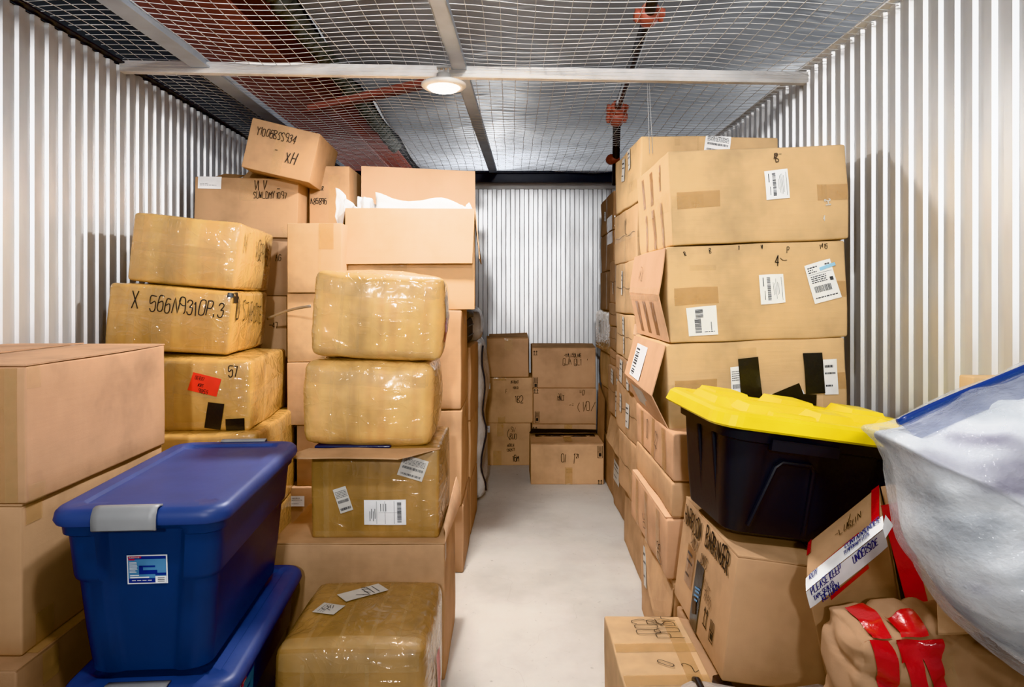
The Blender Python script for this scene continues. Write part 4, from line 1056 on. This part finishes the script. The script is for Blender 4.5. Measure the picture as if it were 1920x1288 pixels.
# ------------------------------------------------------------------ crushed carton with red tape
C0 = Vector((X(1658, 1.55), 1.55, Z(990, 1.55)))
av = Vector((X(1510, 1.59), 1.59, Z(1108, 1.59))) - C0
bv = Vector((X(1648, 1.72), 1.72, Z(910, 1.72))) - C0
cv = Vector((X(1692, 1.63), 1.63, Z(1160, 1.63))) - C0
cv = cv * 1.25
vr = C0 + cv + av
va, vb, vc = av.length, bv.length, cv.length
def vshear(q):
    # local x runs back along the strip, y to the rear, z up
    t = Vector(((q.x + va / 2) / va, (q.y + vb / 2) / vb, q.z / vc))
    return (C0 + av * (1 - t.x) + bv * t.y + cv * (1 - t.z)) - vr
V = Box('crushed box with red tape and a white printed tape strip', vr, (va, vb, vc), 'kraft2', seed=160, r=.006, noise_amp=.004, shear=vshear)
mb = MB(); V.quad(mb, 'top', .48, .06, va * 1.06, .075, 0, 0, .004); V.quad(mb, 'front', .48, .92, va * 1.06, .05, 0, 0, .004)
o = mb.build('printed_tape', 'paper', V.root); o['label'] = 'white tape strip with blue print'
V.write('top', [('ROY', .05, .13, .018, .0022), ('CONTAINS', .52, .16, .018, .0022), ('UNDER', .78, .16, .018, .0022), ('TEMPORARY ITEM', .50, .06, .012, .0018)], 'bluetext', 'tape_print', off=.007, jit=.01)
V.write('front', [('PLEASE KEEP', .06, .95, .018, .0022), ('TAPE SEALED', .07, .89, .012, .0018), ('RETURN', .16, .83, .018, .0022), ('UNDERSIDE', .6, .93, .018, .0022)], 'bluetext', 'tape_print', off=.007, jit=.01)
V.write('top', [('-LUBLIN', .40, .55, .026, .0018), ('I', .55, .62, .04, .0018)], jit=.2)
for a in (('top', .93, .62, .024, vb * .75, -3, 0, .004), ('top', .01, .85, .02, vb * .3, 0, 0, .004), ('front', .5, .81, va * .5, .012, 3, 0, .003), ('top', .45, .25, va * .5, .012, 2, 0, .003)):
    mb = MB(); V.quad(mb, *a); mb.build('red_tape', 'redtape', V.root)
def W_(px, py, Y): return Vector((X(px, Y), Y, Z(py, Y))) - vr
V.sheet('flap', [W_(1712, 1175, 1.58), W_(1790, 1140, 1.60), W_(1700, 905, 1.66), W_(1652, 912, 1.68)], 'kraft2', 8, .005, .008, label='torn end flap')
V.sheet('gap_shade', [W_(1695, 1150, 1.61), W_(1720, 1150, 1.61), W_(1668, 940, 1.69), W_(1655, 940, 1.69)], 'dark', 3, .002, .001)  # dark sheet stands in for the shade in the open crack
V.sheet('red_tape', [W_(1705, 1150, 1.568), W_(1742, 1138, 1.572), W_(1690, 940, 1.632), W_(1650, 948, 1.64)], 'redtape', 8, .002, .004)
V.sheet('flap', [W_(1655, 990, 1.49), W_(1660, 965, 1.49), W_(1675, 985, 1.485), W_(1660, 1010, 1.485)], 'paper', 3, .001, .006)

# ------------------------------------------------------------------ crinkled carton at the bottom right
S1 = Box('brown box on the floor under the crinkled box with red tape', (.98, 1.40, 0), (.62, .40, .33), 'brown', seed=165, r=.006)
Wb = Box('bulging crinkled box with red tape at the bottom right corner', (1.035, 1.470, .333), (.64, .20, .375), 'brown', yaw=-3, roll=-1, seed=166, r=.03, bulge=.022, noise_amp=.010, freq=4, res=.009, crease=.012)
def strip(b, specs, mat, name):
    for (face, u, v, sw, sh, an) in specs:
        mb = MB(); b.quad(mb, face, u, v, sw, sh, an, 0, .006, cell=.01, warp=lambda a, c: (a * (1 + .12 * math.sin(c * 45 + a * 30)) + .006 * math.sin(c * 22), c)); mb.build(name, mat, b.root)
strip(Wb, [('front', .085, .80, .040, .30, 10), ('front', .175, .80, .035, .20, 14), ('front', .235, .84, .03, .14, 22), ('front', .19, .95, .085, .05, 4), ('top', .09, .4, .04, .14, 4), ('top', .19, .25, .06, .08, 4)], 'redtape', 'red_tape')
Wb.write('front', [('/|/|', .0, .62, .04, .002, -10)], 'inksoft')
Wb.sheet('flap', [(-.16, -.10, .385), (.10, -.12, .392), (.12, .06, .43), (-.08, .06, .43)], 'kraft2', 8, .005, .01, bend=.012)
Wb.tape([('front', .26, .5, .05, .3)], 'clear')

# ------------------------------------------------------------------ clear storage bag
def vinyl(name, alpha, rgb=(232, 236, 240)):
    t = NT(name); v = t.coords()
    wr = t.mix(.5, t.noise(t.coords((3.5, 5, 5)), 1.6, 4, .5, 'RIDGED_MULTIFRACTAL'), t.noise(t.coords((12, 16, 16)), 1.5, 4, .6)); nb = t.bump(wr, 1.0, .03)
    p = t.bsdf(Base_Color=lin(rgb), Roughness=.10, Normal=nb); tr = t.n('ShaderNodeBsdfTransparent'); tl = t.n('ShaderNodeBsdfTranslucent'); tl.inputs[0].default_value = lin(rgb)
    m1 = t.n('ShaderNodeMixShader'); m1.inputs[0].default_value = .3; t.l(p.outputs[0], m1.inputs[1]); t.l(tl.outputs[0], m1.inputs[2])
    m2 = t.n('ShaderNodeMixShader'); f = t.ramp(t.noise(v, 5, 4, .6), [(.3, (alpha - .15,) * 3 + (1,)), (.7, (alpha + .2,) * 3 + (1,))])
    t.l(f, m2.inputs[0]); t.l(tr.outputs[0], m2.inputs[1]); t.l(m1.outputs[0], m2.inputs[2]); t.l(m2.outputs[0], t.out.inputs['Surface']); return t.m
M['vinyl'] = vinyl('clear_vinyl', .36)
def bedding():
    t = NT('folded_bedding'); v = t.coords()
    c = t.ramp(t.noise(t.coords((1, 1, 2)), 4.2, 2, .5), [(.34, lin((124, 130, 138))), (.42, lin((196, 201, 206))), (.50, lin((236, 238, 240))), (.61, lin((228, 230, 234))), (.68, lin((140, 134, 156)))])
    t.bsdf(Base_Color=c, Roughness=.85, Normal=t.bump(t.noise(v, 8, 4), .4, .03)); return t.m
M['bedding'] = bedding()
M['navy'] = plain('navy_piping', (34, 60, 132), .35, 0, .3)
bagc = Vector((1.06, 1.24, .745))
bag = empty('storage_bag', bagc, 'big clear vinyl storage bag with blue piping and bedding inside', 'bag')
def outline(t):
    """front outline of the bag, points are pixel, depth"""
    return t
FRONT = [(1632, 800), (1660, 835), (1682, 905), (1690, 985), (1722, 1070), (1775, 1150), (1850, 1215), (1960, 1275), (2150, 1290), (2230, 1100), (2230, 850), (2180, 660), (2000, 668), (1920, 695), (1800, 742), (1700, 786)]
def bagpt(px, py, Y): return Vector((X(px, Y), Y, Z(py, Y)))
def bagshell(shrink, seed, name, mat, wob):
    mb = MB(); n = 120; cen = (1930, 975); pts = []
    import bisect
    N = len(FRONT); ring = []
    for k in range(n):
        f = k / n * N; i = int(f); u = f - i; a = FRONT[i % N]; b = FRONT[(i + 1) % N]; p0 = FRONT[(i - 1) % N]; p3 = FRONT[(i + 2) % N]
        ring.append(tuple(.5 * (2 * a[q] + (b[q] - p0[q]) * u + (2 * p0[q] - 5 * a[q] + 4 * b[q] - p3[q]) * u * u + (3 * a[q] - p0[q] - 3 * b[q] + p3[q]) * u ** 3) for q in (0, 1)))
    rows = []
    for k in range(31):
        th = -math.pi / 2 + math.pi * k / 30; rows.append((max(0.0, math.cos(th)) ** .62, math.copysign(abs(math.sin(th)) ** .9, th)))
    YC_ = 1.27
    for (s_, dv) in rows:
        for (px, py) in ring:
            e = s_ * shrink; qx = cen[0] + (px - cen[0]) * e; qy = cen[1] + (py - cen[1]) * e
            base = bagpt(qx, qy, YC_); y = YC_ + dv * (.17 if dv < 0 else .15) * shrink
            p = Vector((base.x, y, base.z)) - bagc
            nz = noise.noise_vector(p * 5 + Vector((seed, 1, 2))) * wob + noise.noise_vector(p * 13 + Vector((seed, 5, 2))) * wob * .5 + Vector((0, -1, .3)) * wob * .5 * (1 - abs(noise.noise(Vector((p.x * 9 + p.z * 6, p.y * 5, p.z * 11 - p.x * 5)))) * 4)
            pts.append(p + nz * min(1, 1.3 - abs(s_) * .8))
    mb.grid(pts, n, len(rows), 0, True, True)
    return mb.build(name, mat, bag), ring
shell, ring = bagshell(1.0, 3, 'bag_film', 'vinyl', .022)
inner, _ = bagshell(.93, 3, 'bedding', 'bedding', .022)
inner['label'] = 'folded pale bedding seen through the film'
tops = [(1684, 792), (1700, 784), (1760, 757), (1800, 740), (1860, 716), (1920, 691), (2000, 664), (2180, 655)]
mb = MB(); mb.tube([bagpt(px, py, 1.27) - bagc for k, (px, py) in enumerate(tops)], .007, 8); o = mb.build('piping', 'navy', bag); o['label'] = 'blue piping'
mb = MB(); pts = []
for k, (px, py) in enumerate(tops):
    a = bagpt(px, py, 1.262) - bagc; pts += [a, a + Vector((.012, -.045, -.022 - .006 * (k > 3)))]
mb.grid(pts, 2, len(tops)); o = mb.build('zip', vinyl('blue_vinyl', .62, (70, 96, 160)), bag); o['label'] = 'blue tinted zip band'

# ------------------------------------------------------------------ small bags at the lower edge
M['vinyl2'] = vinyl('pouch_vinyl', .5, (226, 222, 220))
pz = Box('clear zip pouch with a black zip at the bottom edge beside the taped box', (.61, 1.60, .338), (.42, .26, .085), 'vinyl2', yaw=2, roll=4, seed=171, r=.04, noise_amp=.02, freq=7, name='zip_pouch', cat='pouch', body='pouch_film')
mb = MB(); mb.tube([pz.P('front', .13, v / 8, .004) for v in range(9)] + [pz.P('top', .13, v / 8, .004) for v in range(9)], .008, 8); o = mb.build('zip', 'blackplastic', pz.root); o['label'] = 'black zip'
M['orange'] = plain('orange_mark', (238, 108, 78), .5)
mb = MB(); pz.quad(mb, 'top', .45, .3, .03, .03, 20, 0, .003); pz.quad(mb, 'top', .75, .25, .06, .015, 5, 0, .003); mb.build('printed_mark', 'orange', pz.root)
nb_ = Box('crumpled dark film bag between the taped box and the box marked Harrison', (.552, 1.79, .31), (.06, .14, .07), 'bubble', r=.02, noise_amp=.012, freq=18, seed=173, name='plastic_bag', cat='bag', body='bag_film')

# ------------------------------------------------------------------ light, world, camera
def area(name, loc, rot, size, power, col=(1, 1, 1), shape='DISK', spread=180):
    l = bpy.data.lights.new(name, 'AREA'); l.shape = shape; l.size = size; l.energy = power; l.color = col; l.spread = R(spread)
    o = bpy.data.objects.new(name, l); C.objects.link(o); o.location = loc; o.rotation_euler = [R(q) for q in rot]; return o
area('lamp_light', (LX, LY, LZ - .045), (0, 0, 0), .15, 40, (1, .98, .95))
def spot(name, loc, target, power, angle, blend, soft):
    l = bpy.data.lights.new(name, 'SPOT'); l.energy = power; l.spot_size = R(angle); l.spot_blend = blend; l.shadow_soft_size = soft; l.color = (1, .99, .98)
    o = bpy.data.objects.new(name, l); C.objects.link(o); o.location = loc; o.rotation_euler = (Vector(target) - Vector(loc)).to_track_quat('-Z', 'Y').to_euler(); return o
spot('front_fill_spot', (-.2, -2.9, 2.6), (.05, 6, 2.0), 620, 58, 1.0, .12)  # added unseen front fill, cone shaped to brighten the far wall
area('front_ceiling_lamp', (.0, .7, 2.82), (50, 0, 0), .2, 27, (1, .98, .96))
for k, (x, y, p) in enumerate(((3.6, 3.0, 60), (3.2, 7.6, 70), (-.2, 8.2, 80), (-4.2, 4.0, 40))):
    l = bpy.data.lights.new('bay_lamp', 'POINT'); l.energy = p; l.shadow_soft_size = .15; o = bpy.data.objects.new('bay_lamp', l); C.objects.link(o); o.location = (x, y, 2.2)
w = bpy.data.worlds.new('world'); bpy.context.scene.world = w; w.use_nodes = True
bgn = w.node_tree.nodes['Background']; bgn.inputs[0].default_value = (.95, .97, 1, 1); bgn.inputs[1].default_value = .35
cam = bpy.data.cameras.new('camera'); co = bpy.data.objects.new('camera', cam); C.objects.link(co)
co.location = (0, 0, CAMH); co.rotation_euler = (R(90), 0, 0)
cam.sensor_width = 36; cam.lens = F / 1920 * 36; cam.shift_x = (960 - CX) / 1920; cam.shift_y = -(644 - CY) / 1920
cam.clip_start = .05
sc = bpy.context.scene; sc.camera = co
sc.view_settings.view_transform = 'Khronos PBR Neutral'; sc.view_settings.exposure = 0.12
